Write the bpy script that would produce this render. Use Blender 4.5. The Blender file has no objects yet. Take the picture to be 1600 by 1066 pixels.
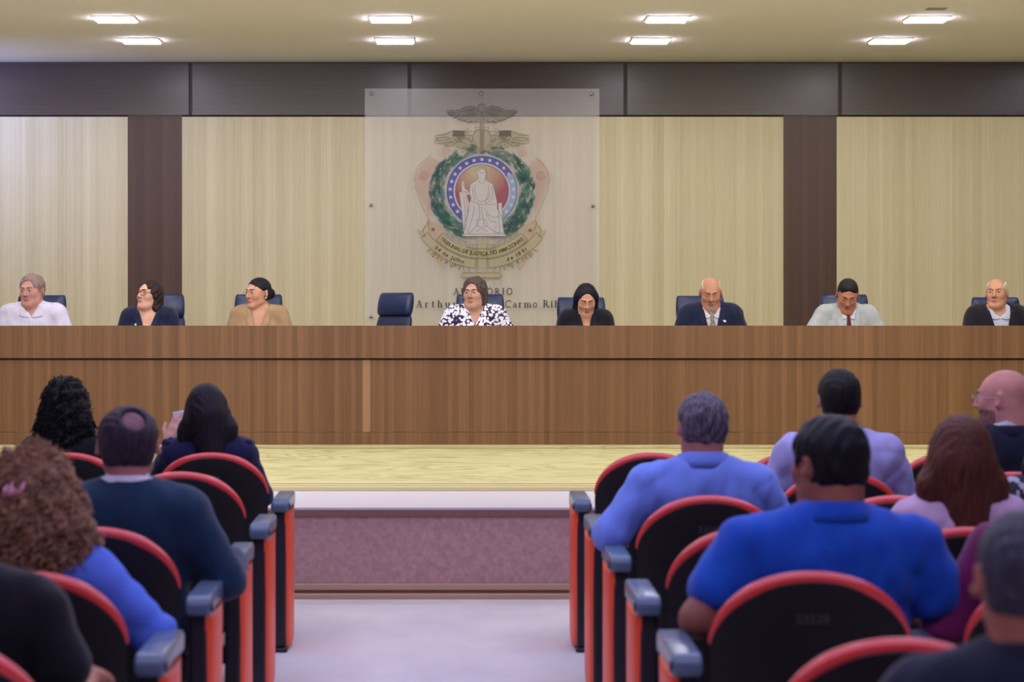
import bpy, math, random
import numpy as np
from mathutils import Vector, Matrix
PI = math.pi
S = bpy.context.scene
COL = S.collection

# ------------------------------------------------------------------ camera
CAMZ, FPX, VX, VY = 1.60, 3000.0, 700.0, 470.0      # standing eye height, focal length in px, vanishing point
cam_data = bpy.data.cameras.new('camera')
cam = bpy.data.objects.new('camera', cam_data); COL.objects.link(cam)
cam.location = (0, 0, CAMZ); cam.rotation_euler = (PI/2, 0, 0)
cam_data.sensor_width = 36.0; cam_data.lens = 67.5
cam_data.shift_x = (800-VX)/1600.0
cam_data.shift_y = (VY-533)/1600.0
cam_data.clip_start = 0.05; cam_data.clip_end = 100
cam_data.dof.use_dof = True; cam_data.dof.focus_distance = 15.0; cam_data.dof.aperture_fstop = 3.4
S.camera = cam
S.view_settings.view_transform = 'Standard'; S.view_settings.look = 'None'
S.view_settings.gamma = 1.0; S.view_settings.use_curve_mapping = False
S.view_settings.exposure = 0.0

def lin(c):
    return tuple((x/12.92 if x <= .04045 else ((x+.055)/1.055)**2.4) for x in [v/255.0 for v in c])

# ------------------------------------------------------------------ world and hall lights
world = bpy.data.worlds.new('world'); S.world = world; world.use_nodes = True
world.node_tree.nodes['Background'].inputs[0].default_value = (.5, .48, .6, 1)
world.node_tree.nodes['Background'].inputs[1].default_value = 0.10

def area(name, loc, size, sizey, power, color, rot=(0, 0, 0), spread=180):
    L = bpy.data.lights.new(name, 'AREA'); L.shape = 'RECTANGLE'; L.size = size; L.size_y = sizey
    L.energy = power; L.color = color; L.spread = math.radians(spread)
    o = bpy.data.objects.new(name, L); COL.objects.link(o); o.location = loc; o.rotation_euler = rot
    return o
CEIL = 1.6+373/178.6     # 3.69
LAMP_EMIT = 46.0
# violet house light above the seats (ceiling wash of the auditorium)
area('hall_wash_light', (0.2, 7.2, CEIL-.06), 6.5, 4.2, 190, (.60, .62, 1.0))
area('hall_wash_light', (0.2, 2.6, CEIL-.06), 6.0, 2.5, 120, (.66, .58, 1.0))
# unseen wash added to brighten the dais, whitish at left, yellower at right
area('added_stage_wash', (-2.6, 9.9, CEIL-.08), 4.0, .35, 88, (1.0, .96, .95), (math.radians(50), 0, 0), 120)
area('added_stage_wash', (3.4, 9.9, CEIL-.08), 4.5, .35, 92, (1.0, .94, .70), (math.radians(50), 0, 0), 120)
area('stage_blue_light', (-5.9, 14.7, 3.30), .3, .3, 36, (.30, .38, 1.0), (math.radians(95), 0, math.radians(-42)), 80)

# ------------------------------------------------------------------ materials
MATS = {}
def nodes(m):
    m.use_nodes = True
    nt = m.node_tree
    return nt, nt.nodes['Principled BSDF']
def mat(name, rgb, rough=.5, metal=0.0, spec=.5, bump=None, var=None, emit=None, sheen=0, alpha=None, coat=0):
    """bump=(scale vector, strength, distance); var=(scale vector, second colour, low, high)"""
    if name in MATS: return MATS[name]
    m = bpy.data.materials.new(name); nt, b = nodes(m); MATS[name] = m
    c = lin(rgb)
    b.inputs['Base Color'].default_value = (*c, 1); b.inputs['Roughness'].default_value = rough
    b.inputs['Metallic'].default_value = metal; b.inputs['Specular IOR Level'].default_value = spec
    if coat: b.inputs['Coat Weight'].default_value = coat; b.inputs['Coat Roughness'].default_value = .15
    if sheen: b.inputs['Sheen Weight'].default_value = sheen
    if alpha is not None: b.inputs['Alpha'].default_value = alpha
    if emit: b.inputs['Emission Color'].default_value = (*lin(emit[0]), 1); b.inputs['Emission Strength'].default_value = emit[1]
    if bump or var:
        tc = nt.nodes.new('ShaderNodeTexCoord')
    def noise(sc, detail=4):
        mp = nt.nodes.new('ShaderNodeMapping'); mp.inputs['Scale'].default_value = sc
        nt.links.new(tc.outputs['Object'], mp.inputs[0])
        n = nt.nodes.new('ShaderNodeTexNoise'); n.inputs['Scale'].default_value = 1; n.inputs['Detail'].default_value = detail
        nt.links.new(mp.outputs[0], n.inputs['Vector']); return n
    if bump:
        n = noise(bump[0]); bp = nt.nodes.new('ShaderNodeBump'); bp.inputs['Strength'].default_value = bump[1]
        bp.inputs['Distance'].default_value = bump[2]
        nt.links.new(n.outputs['Fac'], bp.inputs['Height']); nt.links.new(bp.outputs[0], b.inputs['Normal'])
    if var:
        n = noise(var[0]); r = nt.nodes.new('ShaderNodeValToRGB')
        r.color_ramp.elements[0].position = var[2]; r.color_ramp.elements[1].position = var[3]
        r.color_ramp.elements[0].color = (*c, 1); r.color_ramp.elements[1].color = (*lin(var[1]), 1)
        nt.links.new(n.outputs['Fac'], r.inputs[0]); nt.links.new(r.outputs[0], b.inputs['Base Color'])
    return m

def wood(name, ca, cb, cc, axis='z', strip=.06, rough=.45, grain=.5, spec=.5, stripamt=.5):
    """veneer: random strips of width `strip` across, long grain along `axis`"""
    m = bpy.data.materials.new(name); nt, b = nodes(m); MATS[name] = m
    N, L = nt.nodes.new, nt.links.new
    tc = N('ShaderNodeTexCoord'); sp = N('ShaderNodeSeparateXYZ'); L(tc.outputs['Object'], sp.inputs[0])
    across = 'X' if axis == 'z' else ('Z' if axis == 'x' else 'X')
    if axis == 'xf': across = 'Y'
    # jittered strip index
    mu = N('ShaderNodeMath'); mu.operation = 'DIVIDE'; L(sp.outputs[across], mu.inputs[0]); mu.inputs[1].default_value = strip
    n0 = N('ShaderNodeTexNoise'); n0.noise_dimensions = '1D'; n0.inputs['Scale'].default_value = .9; n0.inputs['Detail'].default_value = 3
    n0.inputs['Roughness'].default_value = .75
    L(mu.outputs[0], n0.inputs['W'])
    vo = N('ShaderNodeTexVoronoi'); vo.voronoi_dimensions = '1D'; vo.inputs['Scale'].default_value = 1.0
    L(mu.outputs[0], vo.inputs['W'])
    sc = {'z': (150, 150, 2.2), 'x': (2.2, 60, 60), 'xf': (1.1, 22, 1)}[axis]
    mp = N('ShaderNodeMapping'); mp.inputs['Scale'].default_value = sc; L(tc.outputs['Object'], mp.inputs[0])
    g = N('ShaderNodeTexNoise'); g.inputs['Scale'].default_value = 1; g.inputs['Detail'].default_value = 6; g.inputs['Roughness'].default_value = .65
    g.inputs['Distortion'].default_value = .35
    L(mp.outputs[0], g.inputs['Vector'])
    bw = N('ShaderNodeSeparateColor'); L(vo.outputs['Color'], bw.inputs[0])
    a1 = N('ShaderNodeMath'); a1.operation = 'MULTIPLY'; L(bw.outputs[0], a1.inputs[0]); a1.inputs[1].default_value = stripamt
    a2 = N('ShaderNodeMath'); a2.operation = 'MULTIPLY_ADD'; L(n0.outputs['Fac'], a2.inputs[0]); a2.inputs[1].default_value = 1-stripamt; L(a1.outputs[0], a2.inputs[2])
    a3 = N('ShaderNodeMath'); a3.operation = 'MULTIPLY_ADD'; L(g.outputs['Fac'], a3.inputs[0]); a3.inputs[1].default_value = grain; L(a2.outputs[0], a3.inputs[2])
    a4 = N('ShaderNodeMath'); a4.operation = 'DIVIDE'; L(a3.outputs[0], a4.inputs[0]); a4.inputs[1].default_value = 1+grain
    r = N('ShaderNodeValToRGB'); e = r.color_ramp.elements
    e[0].position = .28; e[0].color = (*lin(ca), 1); e[1].position = .72; e[1].color = (*lin(cc), 1)
    k = e.new(.5); k.color = (*lin(cb), 1)
    L(a4.outputs[0], r.inputs[0]); L(r.outputs[0], b.inputs['Base Color'])
    b.inputs['Roughness'].default_value = rough; b.inputs['Specular IOR Level'].default_value = spec
    return m

M_LIGHTWOOD = wood('pale_veneer', (176, 163, 120), (194, 182, 140), (210, 199, 160), 'z', .10, .42, .9, .4, .25)
M_DARKWOOD = wood('dark_veneer', (66, 46, 38), (76, 54, 42), (88, 64, 50), 'z', .05, .42, .9, .3, .3)
M_BANDWOOD = wood('dark_band_veneer', (46, 32, 32), (56, 40, 38), (70, 50, 46), 'x', .3, .30, 1.0, .35)
M_DESK = wood('desk_veneer', (96, 66, 40), (113, 79, 50), (132, 95, 64), 'z', .04, .42, .8, .45, .4)
M_DESKSTRIP = wood('desk_pale_veneer', (140, 104, 74), (150, 112, 80), (158, 120, 88), 'z', .045, .42, .5, .45, .4)
M_DARKGAP = mat('shadow_gap_black', (22, 14, 10), .8)
M_CEIL = mat('ceiling_plaster', (242, 238, 226), .9, bump=((60, 60, 60), .05, .01))
M_WALLP = mat('side_wall_plaster', (150, 136, 126), .85)
M_LAMP = mat('lamp_diffuser_glow', (255, 255, 255), .5, emit=((235, 232, 255), LAMP_EMIT))
M_LAMPFR = mat('lamp_frame_white', (215, 212, 210), .5)
M_METAL = mat('brushed_steel', (170, 170, 175), .3, 1.0)
M_CARPET = mat('floor_carpet', (214, 206, 206), .95, spec=.1, bump=((300, 300, 300), .5, .004), var=((2.2, 1.3, 1), (198, 190, 194), .35, .7))
M_RISER = mat('riser_carpet', (186, 148, 146), .95, spec=.1, bump=((260, 260, 260), .6, .004), var=((38, 38, 38), (166, 128, 130), .3, .7))
M_NOSE = mat('step_edge_trim', (110, 70, 66), .6)
def floorwood():
    m = bpy.data.materials.new('stage_floor_laminate'); nt, b = nodes(m)
    N, L = nt.nodes.new, nt.links.new
    tc = N('ShaderNodeTexCoord')
    def fac(sc, det, dist, rough=.6):
        mp = N('ShaderNodeMapping'); mp.inputs['Scale'].default_value = sc; L(tc.outputs['Object'], mp.inputs[0])
        n = N('ShaderNodeTexNoise'); n.inputs['Scale'].default_value = 1; n.inputs['Detail'].default_value = det
        n.inputs['Distortion'].default_value = dist; n.inputs['Roughness'].default_value = rough
        L(mp.outputs[0], n.inputs['Vector']); return n
    g1 = fac((.85, 1.5, 1), 3, 1.2)
    w = N('ShaderNodeMath'); w.operation = 'MULTIPLY'; L(g1.outputs['Fac'], w.inputs[0]); w.inputs[1].default_value = 46
    s = N('ShaderNodeMath'); s.operation = 'SINE'; L(w.outputs[0], s.inputs[0])
    g2 = fac((5, 30, 1), 6, .5, .75)
    mx = N('ShaderNodeMath'); mx.operation = 'MULTIPLY_ADD'; L(s.outputs[0], mx.inputs[0]); mx.inputs[1].default_value = .12; L(g2.outputs['Fac'], mx.inputs[2])
    r = N('ShaderNodeValToRGB'); e = r.color_ramp.elements
    e[0].position = .27; e[0].color = (*lin((146, 130, 84)), 1); e[1].position = .7; e[1].color = (*lin((202, 198, 146)), 1)
    k = e.new(.40); k.color = (*lin((184, 176, 120)), 1)
    L(mx.outputs[0], r.inputs[0]); L(r.outputs[0], b.inputs['Base Color'])
    b.inputs['Roughness'].default_value = .55; b.inputs['Specular IOR Level'].default_value = .25
    return m
M_STAGE = floorwood()

# ------------------------------------------------------------------ mesh helpers
def link(name, me, m=None, parent=None, smooth=False):
    o = bpy.data.objects.new(name, me); COL.objects.link(o)
    if m is not None and len(me.materials) == 0:
        me.materials.append(m)
    if parent: o.parent = parent
    if smooth: me.polygons.foreach_set('use_smooth', [True]*len(me.polygons))
    return o
class MB:
    """collects shapes into ONE mesh"""
    def __init__(s): s.v = []; s.f = []; s.mi = []; s.sm = []; s.m = 0; s.smooth = False
    def add(s, vs, fs, sm=None):
        k = len(s.v); s.v += [tuple(p) for p in vs]; s.f += [tuple(i+k for i in f) for f in fs]
        s.mi += [s.m]*len(fs); s.sm += [s.smooth if sm is None else sm]*len(fs); return s
    def box(s, x0, x1, y0, y1, z0, z1):
        v = [(x, y, z) for z in (z0, z1) for y in (y0, y1) for x in (x0, x1)]
        return s.add(v, [(0, 2, 3, 1), (4, 5, 7, 6), (0, 1, 5, 4), (2, 6, 7, 3), (0, 4, 6, 2), (1, 3, 7, 5)])
    def prism(s, prof, axis, a, b):
        """closed 2D profile extruded along axis; x: prof=(y,z) / y: prof=(x,z) / z: prof=(x,y)"""
        n = len(prof); P = {'x': lambda p, t: (t, p[0], p[1]), 'y': lambda p, t: (p[0], t, p[1]), 'z': lambda p, t: (p[0], p[1], t)}[axis]
        v = [P(p, a) for p in prof]+[P(p, b) for p in prof]
        return s.add(v, [tuple(range(n)), tuple(range(2*n-1, n-1, -1))]+[(i, n+i, n+(i+1) % n, (i+1) % n) for i in range(n)])
    def tube(s, pts, r, n=8, cap=True, sx=1.0, up=None):
        pts = [Vector(p) for p in pts]; rs = r if isinstance(r, (list, tuple)) else [r]*len(pts)
        v = []; prev = None
        for i, p in enumerate(pts):
            t = (pts[min(i+1, len(pts)-1)]-pts[max(i-1, 0)]).normalized()
            if prev is None:
                a = Vector(up) if up else (Vector((0, 0, 1)) if abs(t.z) < .9 else Vector((0, 1, 0)))
            else: a = prev
            u = (a-t*a.dot(t)).normalized(); w = t.cross(u); prev = u
            v += [p+(u*math.cos(2*PI*k/n)+w*math.sin(2*PI*k/n)*sx)*rs[i] for k in range(n)]
        f = [(i*n+k, i*n+(k+1) % n, (i+1)*n+(k+1) % n, (i+1)*n+k) for i in range(len(pts)-1) for k in range(n)]
        if cap: f += [tuple(range(n-1, -1, -1)), tuple((len(pts)-1)*n+k for k in range(n))]
        return s.add(v, f, True)
    def lathe(s, prof, c=(0, 0, 0), n=20):
        v = [(c[0]+r*math.cos(2*PI*k/n), c[1]+r*math.sin(2*PI*k/n), c[2]+z) for r, z in prof for k in range(n)]
        f = [(i*n+k, i*n+(k+1) % n, (i+1)*n+(k+1) % n, (i+1)*n+k) for i in range(len(prof)-1) for k in range(n)]
        return s.add(v, f+[tuple(range(n-1, -1, -1)), tuple((len(prof)-1)*n+k for k in range(n))], True)
    def ellipsoid(s, c, r, nu=16, nv=10):
        v = [(c[0], c[1], c[2]+r[2])]
        for i in range(1, nv):
            a = PI*i/nv
            v += [(c[0]+r[0]*math.sin(a)*math.cos(2*PI*k/nu), c[1]+r[1]*math.sin(a)*math.sin(2*PI*k/nu), c[2]+r[2]*math.cos(a)) for k in range(nu)]
        v.append((c[0], c[1], c[2]-r[2])); L = len(v)-1
        f = [(0, 1+k, 1+(k+1) % nu) for k in range(nu)]
        for i in range(nv-2):
            f += [(1+i*nu+k, 1+(i+1)*nu+k, 1+(i+1)*nu+(k+1) % nu, 1+i*nu+(k+1) % nu) for k in range(nu)]
        f += [(L, 1+(nv-2)*nu+(k+1) % nu, 1+(nv-2)*nu+k) for k in range(nu)]
        return s.add(v, f, True)
    def build(s, name, mats, parent=None, bevel=0, seg=2):
        me = bpy.data.meshes.new(name); me.from_pydata(s.v, [], s.f)
        for m in (mats if isinstance(mats, (list, tuple)) else [mats]): me.materials.append(m)
        me.polygons.foreach_set('material_index', s.mi); me.polygons.foreach_set('use_smooth', s.sm)
        me.update(); o = bpy.data.objects.new(name, me); COL.objects.link(o)
        if parent: o.parent = parent
        if bevel:
            b = o.modifiers.new('bevel', 'BEVEL'); b.width = bevel; b.segments = seg; b.limit_method = 'ANGLE'; b.harden_normals = False
        return o
def tag(o, label=None, cat=None, group=None, kind=None):
    if label: o['label'] = label
    if cat: o['category'] = cat
    if group: o['group'] = group
    if kind: o['kind'] = kind
    return o
def empty(name, loc, rz=0.0):
    o = bpy.data.objects.new(name, None); COL.objects.link(o); o.location = loc; o.rotation_euler = (0, 0, rz); o.empty_display_size = .1
    return o
def copy_tree(o, parent=None):
    c = o.copy(); COL.objects.link(c)
    if parent: c.parent = parent
    for ch in list(o.children): copy_tree(ch, c)
    return c
def PX(px, py, D):
    return ((px-VX)*D/FPX, D, CAMZ-(py-VY)*D/FPX)

# ------------------------------------------------------------------ the setting
WALLD, DESKD, RISD, STEPD = 16.8, 14.3, 10.33, 11.23
ZT, ZS = .486, .527           # tread and stage floor heights
XL, XR, YB = -6.6, 8.2, -2.5
def struct(name, mb, m, parent=None, bevel=0, label=None):
    o = mb.build(name, m, parent, bevel)
    if not parent: o['kind'] = 'structure'
    if label: o['label'] = label
    return o
struct('floor', MB().box(XL, XR, YB, WALLD+.3, -.1, 0), M_CARPET, label='pale lavender-grey carpet floor of the aisle and seating area')
struct('ceiling', MB().box(XL, XR, YB, WALLD+.3, CEIL, CEIL+.1), M_CEIL, label='cream plaster ceiling over the stage')
struct('wall_left', MB().box(XL-.1, XL, YB, WALLD+.3, 0, CEIL), M_WALLP)
struct('wall_right', MB().box(XR, XR+.1, YB, WALLD+.3, 0, CEIL), M_WALLP)
struct('wall_rear', MB().box(XL, XR, YB-.1, YB, 0, CEIL), M_WALLP)
# stage: carpeted riser, pale tread and laminate stage floor
struct('stage_riser', MB().box(XL, XR, RISD, RISD+.1, 0.0, ZT-.045), M_RISER, label='mauve carpet face of the stage step')
struct('trim_1', MB().box(XL, XR, RISD-.022, RISD, 0.045, .078).box(XL, XR, RISD-.05, RISD, 0, .028), mat('skirting_wood', (176, 142, 120), .6), bevel=.004, label='low wooden strip along the foot of the stage riser')
struct('trim_2', MB().prism([(RISD-.012, ZT-.045), (RISD+.1, ZT-.045), (RISD+.1, ZT-.012), (RISD-.004, ZT-.012)], 'x', XL, XR), M_NOSE, label='dark edge strip at the top of the stage riser')
struct('stage_step', MB().box(XL, XR, RISD, STEPD+.1, ZT-.012, ZT), mat('step_carpet', (196, 190, 192), .95, spec=.1, bump=((300, 300, 300), .4, .004)), label='pale carpeted tread in front of the wooden stage floor')
sf = MB().box(XL, XR, STEPD+.14, WALLD+.2, ZS-.06, ZS)
struct('stage_floor', sf, M_STAGE, label='yellowish wood-grain laminate floor of the stage')
M_EDGE = mat('stage_edge_wood', (206, 194, 142), .5)
struct('trim_3', MB().box(XL, XR, STEPD, STEPD+.035, ZT, ZS-.016).box(XL, XR, STEPD+.035, STEPD+.07, ZT, ZS-.008).box(XL, XR, STEPD+.074, STEPD+.136, ZT, ZS+.001), M_EDGE, bevel=.003, label='stepped pale wooden moulding along the stage floor edge')
struct('trim_4', MB().box(XL, XR, 13.93, 13.945, ZS, ZS+.0035), mat('floor_joint_brown', (150, 126, 78), .6), label='thin joint line across the stage floor before the desk')

# back wall: base, dark band, pale panels, dark pilasters
yw = WALLD
struct('wall_back', MB().box(XL, XR, yw+.03, yw+.3, 0, CEIL), M_DARKGAP)
def wx(px): return (px-VX)*yw/FPX
def wz(py): return CAMZ-(py-VY)*yw/FPX
bx = [XL, wx(298), wx(640), wx(977), wx(1312), XR]
bm_ = MB()
for i in range(5):
    bm_.box(bx[i]+(.014 if i else 0), bx[i+1]-.014, yw-.012, yw+.03, wz(180.5), CEIL)
struct('wall_back_band', bm_, M_BANDWOOD, bevel=.003, label='dark brown horizontal veneer band under the ceiling')
struct('trim_5', MB().box(XL, XR, yw-.004, yw+.028, wz(180.5), CEIL), mat('groove_dark', (44, 30, 30), .6), label='dark grooves between the band panels')
px_ = [(-600, 199.5), (284.5, 1224), (1307.5, 2200)]
pl = MB()
for a, b in px_:
    pl.box(max(wx(a), XL), min(wx(b), XR), yw, yw+.03, ZS, wz(182.5))
struct('wall_back_pale', pl, M_LIGHTWOOD, label='pale oak veneer panelling behind the dais')
pd = MB()
for a, b in [(199.5, 284.5), (1224, 1307.5)]:
    pd.box(wx(a), wx(b), yw+.004, yw+.03, ZS, wz(178))
    pd.box(wx(a), wx(b), yw-.006, yw+.0, wz(182.0), wz(178))
struct('wall_back_pilaster', pd, M_DARKWOOD, label='two dark brown vertical veneer panels in the pale wall')
struct('ceiling_shadow_line', MB().box(XL, XR, yw-.02, yw, CEIL-.012, CEIL), mat('shadow_line_dark', (60, 48, 40), .7), label='thin dark strip standing for the shade where wall meets ceiling')  # dark strip paints the shade into the wall and ceiling corner

# ceiling lamps, vent and dark marks
def make_lamp():
    r = empty('ceiling_lamp', (0, 0, 0))
    w, d = .142, .118
    MB().box(-w, w, -d, d, -.020, -.001).build('diffuser', M_LAMP, r)
    f = MB()
    for a in ((-w-.012, w+.012, -d-.012, -d), (-w-.012, w+.012, d, d+.012), (-w-.012, -w, -d, d), (w, w+.012, -d, d)):
        f.box(*a, -.009, 0)
    f.build('frame', M_LAMPFR, r)
    return r
lamp0 = make_lamp(); first = True
cols = [(-2.46, 'over the left end of the dais'), (-.425, 'over the empty chair left of the crest'), (1.62, 'above the goateed speaker'), (3.54, 'over the right end of the dais')]
for r, y in enumerate((14.19, 15.37, 13.0, 11.8)):
    for c, (x, w) in enumerate([(-4.5, '')]+cols+[(5.58, '')]):
        if r > 1 and False: continue
        o = lamp0 if first else copy_tree(lamp0); first = False
        o.location = (x, y, CEIL)
        if w and r < 2:
            lab = 'square recessed white ceiling lamp, the one %s, %s' % ({-2.46: 'furthest left', -.425: 'second column from left', 1.62: 'third column from left', 3.54: 'furthest right'}[x], 'nearer row' if r == 0 else 'row nearer the back wall')
            tag(o, lab, 'ceiling lamp', 'recessed lamps over the dais')
        else:
            tag(o, 'square recessed white ceiling lamp outside the view, %s, %s' % (('beside the rear pair row', 'beside the innermost row', 'third row from back wall', 'fourth row from back wall')[r], ('far left column', 'left column', 'second column', 'third column', 'fourth column', 'far right column')[c]), 'ceiling lamp', 'recessed lamps outside the view')
v = MB(); vx, vy, _ = PX(1463, 13, 2.09*FPX/457)
for k in range(3): v.box(vx-.07, vx+.07, vy-.05+k*.04, vy-.035+k*.04, CEIL-.006, CEIL)
tag(v.build('air_vent', mat('vent_grey', (150, 140, 122), .6)), 'small faint slotted vent in the ceiling at upper right', 'vent')

# ------------------------------------------------------------------ the dais desk
desk = tag(empty('dais_desk', (0, DESKD, ZS)), 'long brown wooden dais desk with vertical-grain veneer front on the stage', 'desk')
def dz(py): return CAMZ-(py-VY)*DESKD/FPX-ZS
def dx(px): return (px-VX)*DESKD/FPX
XA, XB = -4.7, 6.2
desk_up = MB(); cuts = [XA, dx(199), dx(567), dx(880), dx(1240), XB]
for a, b in zip(cuts[:-1], cuts[1:]): desk_up.box(a+.0006, b-.0006, -.03, .012, dz(559.6), dz(509))
desk_up.build('upper_panel', M_DESK, desk)
MB().box(XA, XB, -.012, .03, dz(562.0), dz(556)).build('shadow_gap', M_DARKGAP, desk)
lo = MB()
for a, b in zip([XA, dx(578.5)], [dx(567), XB]): lo.box(a, b, 0, .03, dz(675), dz(561.4))
lo.build('lower_panel', M_DESK, desk)
MB().box(dx(567), dx(578.5), .001, .03, dz(675), dz(562)).build('joint_strip', M_DESKSTRIP, desk)['label'] = 'paler vertical joint strip'
MB().box(XA, XB, .003, .03, 0, dz(675.6)).build('plinth', M_DESK, desk)
MB().box(XA, XB, .03, .62, .70, .735).build('worktop', M_DESK, desk)
for x in (XA+.05, -1.2, 2.0, XB-.08):
    MB().box(x, x+.03, .03, .58, 0, .70).build('support_panel', M_DESK, desk)

# ------------------------------------------------------------------ text
def glyph_mesh(body, size, offset=0.0):
    cu = bpy.data.curves.new('txt', 'FONT'); cu.body = body; cu.size = size; cu.align_x = 'CENTER'; cu.offset = offset; cu.resolution_u = 3
    o = bpy.data.objects.new('txt', cu); COL.objects.link(o)
    dg = bpy.context.evaluated_depsgraph_get(); me = bpy.data.meshes.new_from_object(o.evaluated_get(dg))
    bpy.data.objects.remove(o); V = [tuple(v.co) for v in me.vertices]; F = [tuple(p.vertices) for p in me.polygons]
    bpy.data.meshes.remove(me); bpy.data.curves.remove(cu); return V, F

# ------------------------------------------------------------------ the acrylic sign with the court's crest
YP = 16.70
panel = tag(empty('acrylic_sign', (0, YP, 0)), 'large milky clear acrylic panel with the court crest and auditorium name on the wall', 'sign')
def ez(px, py, layer=0):
    return ((px-VX)*YP/FPX, -.0012*layer, CAMZ-(py-VY)*YP/FPX)
def acrylic():
    m = bpy.data.materials.new('milky_acrylic'); nt, b = nodes(m)
    N, L = nt.nodes.new, nt.links.new
    t = N('ShaderNodeBsdfTransparent'); t.inputs[0].default_value = (.97, .97, .97, 1)
    b.inputs['Base Color'].default_value = (*lin((250, 244, 238)), 1); b.inputs['Roughness'].default_value = .25
    mx = N('ShaderNodeMixShader'); mx.inputs[0].default_value = .15
    L(t.outputs[0], mx.inputs[1]); L(b.outputs[0], mx.inputs[2]); L(mx.outputs[0], nt.nodes['Material Output'].inputs[0]); return m
a = ez(570, 138.5); b = ez(936.5, 520)
MB().box(a[0], b[0], .002, .010, b[2], a[2]).build('acrylic_pane', acrylic(), panel)
for (x, y) in ((580, 146), (752, 146), (925, 147), (580, 321), (927, 322), (580, 495), (927, 496)):
    p = ez(x, y); q = MB()
    q.tube([(p[0], .09, p[2]), (p[0], -.006, p[2])], .010, 12); q.tube([(p[0], -.004, p[2]), (p[0], -.012, p[2])], .0145, 14)
    q.build('standoff_bolt', M_METAL, panel)
def inkm(name, rgb, alpha=.8):
    return mat(name, rgb, .5, alpha=alpha, spec=.2)
class Ink(MB):
    def poly(s, pts, layer): return s.add([ez(x, y, layer) for x, y in pts], [tuple(range(len(pts)))])
    def mpoly(s, pts, layer, cx=753.0):
        s.poly(pts, layer); return s.poly([(2*cx-x, y) for x, y in reversed(pts)], layer)
    def line(s, pts, w, layer, close=False):
        if close: pts = list(pts)+[pts[0]]
        n = len(pts); L = []; R = []
        for i in range(n):
            a = pts[max(i-1, 0)]; b = pts[min(i+1, n-1)]; dx_, dy_ = b[0]-a[0], b[1]-a[1]; l = math.hypot(dx_, dy_) or 1
            nx, ny = -dy_/l*w/2, dx_/l*w/2; L.append((pts[i][0]+nx, pts[i][1]+ny)); R.append((pts[i][0]-nx, pts[i][1]-ny))
        return s.add([ez(*p, layer) for p in L+R], [(i, i+1, n+i+1, n+i) for i in range(n-1)])
    def mline(s, pts, w, layer, close=False, cx=753.0):
        s.line(pts, w, layer, close); return s.line([(2*cx-x, y) for x, y in pts], w, layer, close)
    def ring(s, cx, cy, r0, r1, layer, a0=0, a1=360, n=64, ry=1.0):
        A = [math.radians(a0+(a1-a0)*i/n) for i in range(n+1)]
        v = [ez(cx+r*math.cos(t), cy+r*ry*math.sin(t), layer) for r in (r0, r1) for t in A]
        return s.add(v, [(i, i+1, n+2+i, n+1+i) for i in range(n)])
CX, CY = 753.0, 301.0
def arcp(r, a0, a1, n=20, cx=CX, cy=CY):      # angle from straight down, positive to the right
    return [(cx+r*math.sin(math.radians(a0+(a1-a0)*i/n)), cy+r*math.cos(math.radians(a0+(a1-a0)*i/n))) for i in range(n+1)]
random.seed(4)
GREY = inkm('ink_brown_grey', (92, 80, 66), .7); LINE = inkm('ink_line', (78, 68, 54), .6)
# pink scrolls behind the wreath
PINK = inkm('ink_pink', (204, 160, 144), .36); TAN = inkm('ink_tan', (200, 168, 132), .45)
for nm_, m_, pts in (('pink_scroll', PINK, [(671, 243), (686, 252), (668, 285), (671, 300), (672, 345), (664, 322), (650, 296), (647, 280), (650, 267), (660, 256)]),
                     ('pink_scroll', PINK, [(838, 246), (848, 253), (857, 268), (859, 281), (855, 296), (842, 322), (835, 340), (836, 300), (838, 282), (824, 262)]),
                     ('scroll_tip', PINK, [(690, 232), (700, 228), (706, 236), (692, 246)]), ('scroll_tip', PINK, [(808, 232), (820, 228), (824, 242), (812, 246)]),
                     ('ribbon_backing', TAN, [(665, 340), (690, 352), (690, 384), (670, 364)]), ('ribbon_backing', TAN, [(841, 340), (816, 352), (816, 384), (836, 366)]),
                     ('ribbon_backing', TAN, [(671, 395), (684, 392), (696, 418), (692, 422)]), ('ribbon_backing', TAN, [(834, 395), (822, 392), (808, 418), (812, 423)])):
    Ink().poly(pts, 1).build(nm_, m_, panel)
sl = Ink()
for cx, d in ((662, 1), (845, -1)):
    sl.line([(cx+d*(1.2+.42*t)*math.cos(t), 274+(1.2+.42*t)*math.sin(t)) for t in [k*.4 for k in range(40)]], .7, 2)
sl.line([(648, 290), (655, 310), (668, 340), (673, 352)], .8, 2); sl.line([(858, 292), (850, 312), (838, 338), (832, 350)], .8, 2)
sl.line([(671, 243), (655, 258), (648, 270), (647, 284)], .7, 2); sl.line([(838, 246), (853, 262), (859, 278), (857, 292)], .7, 2)
sl.build('scroll_outline', inkm('ink_scroll_line', (150, 96, 84), .6), panel)
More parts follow.
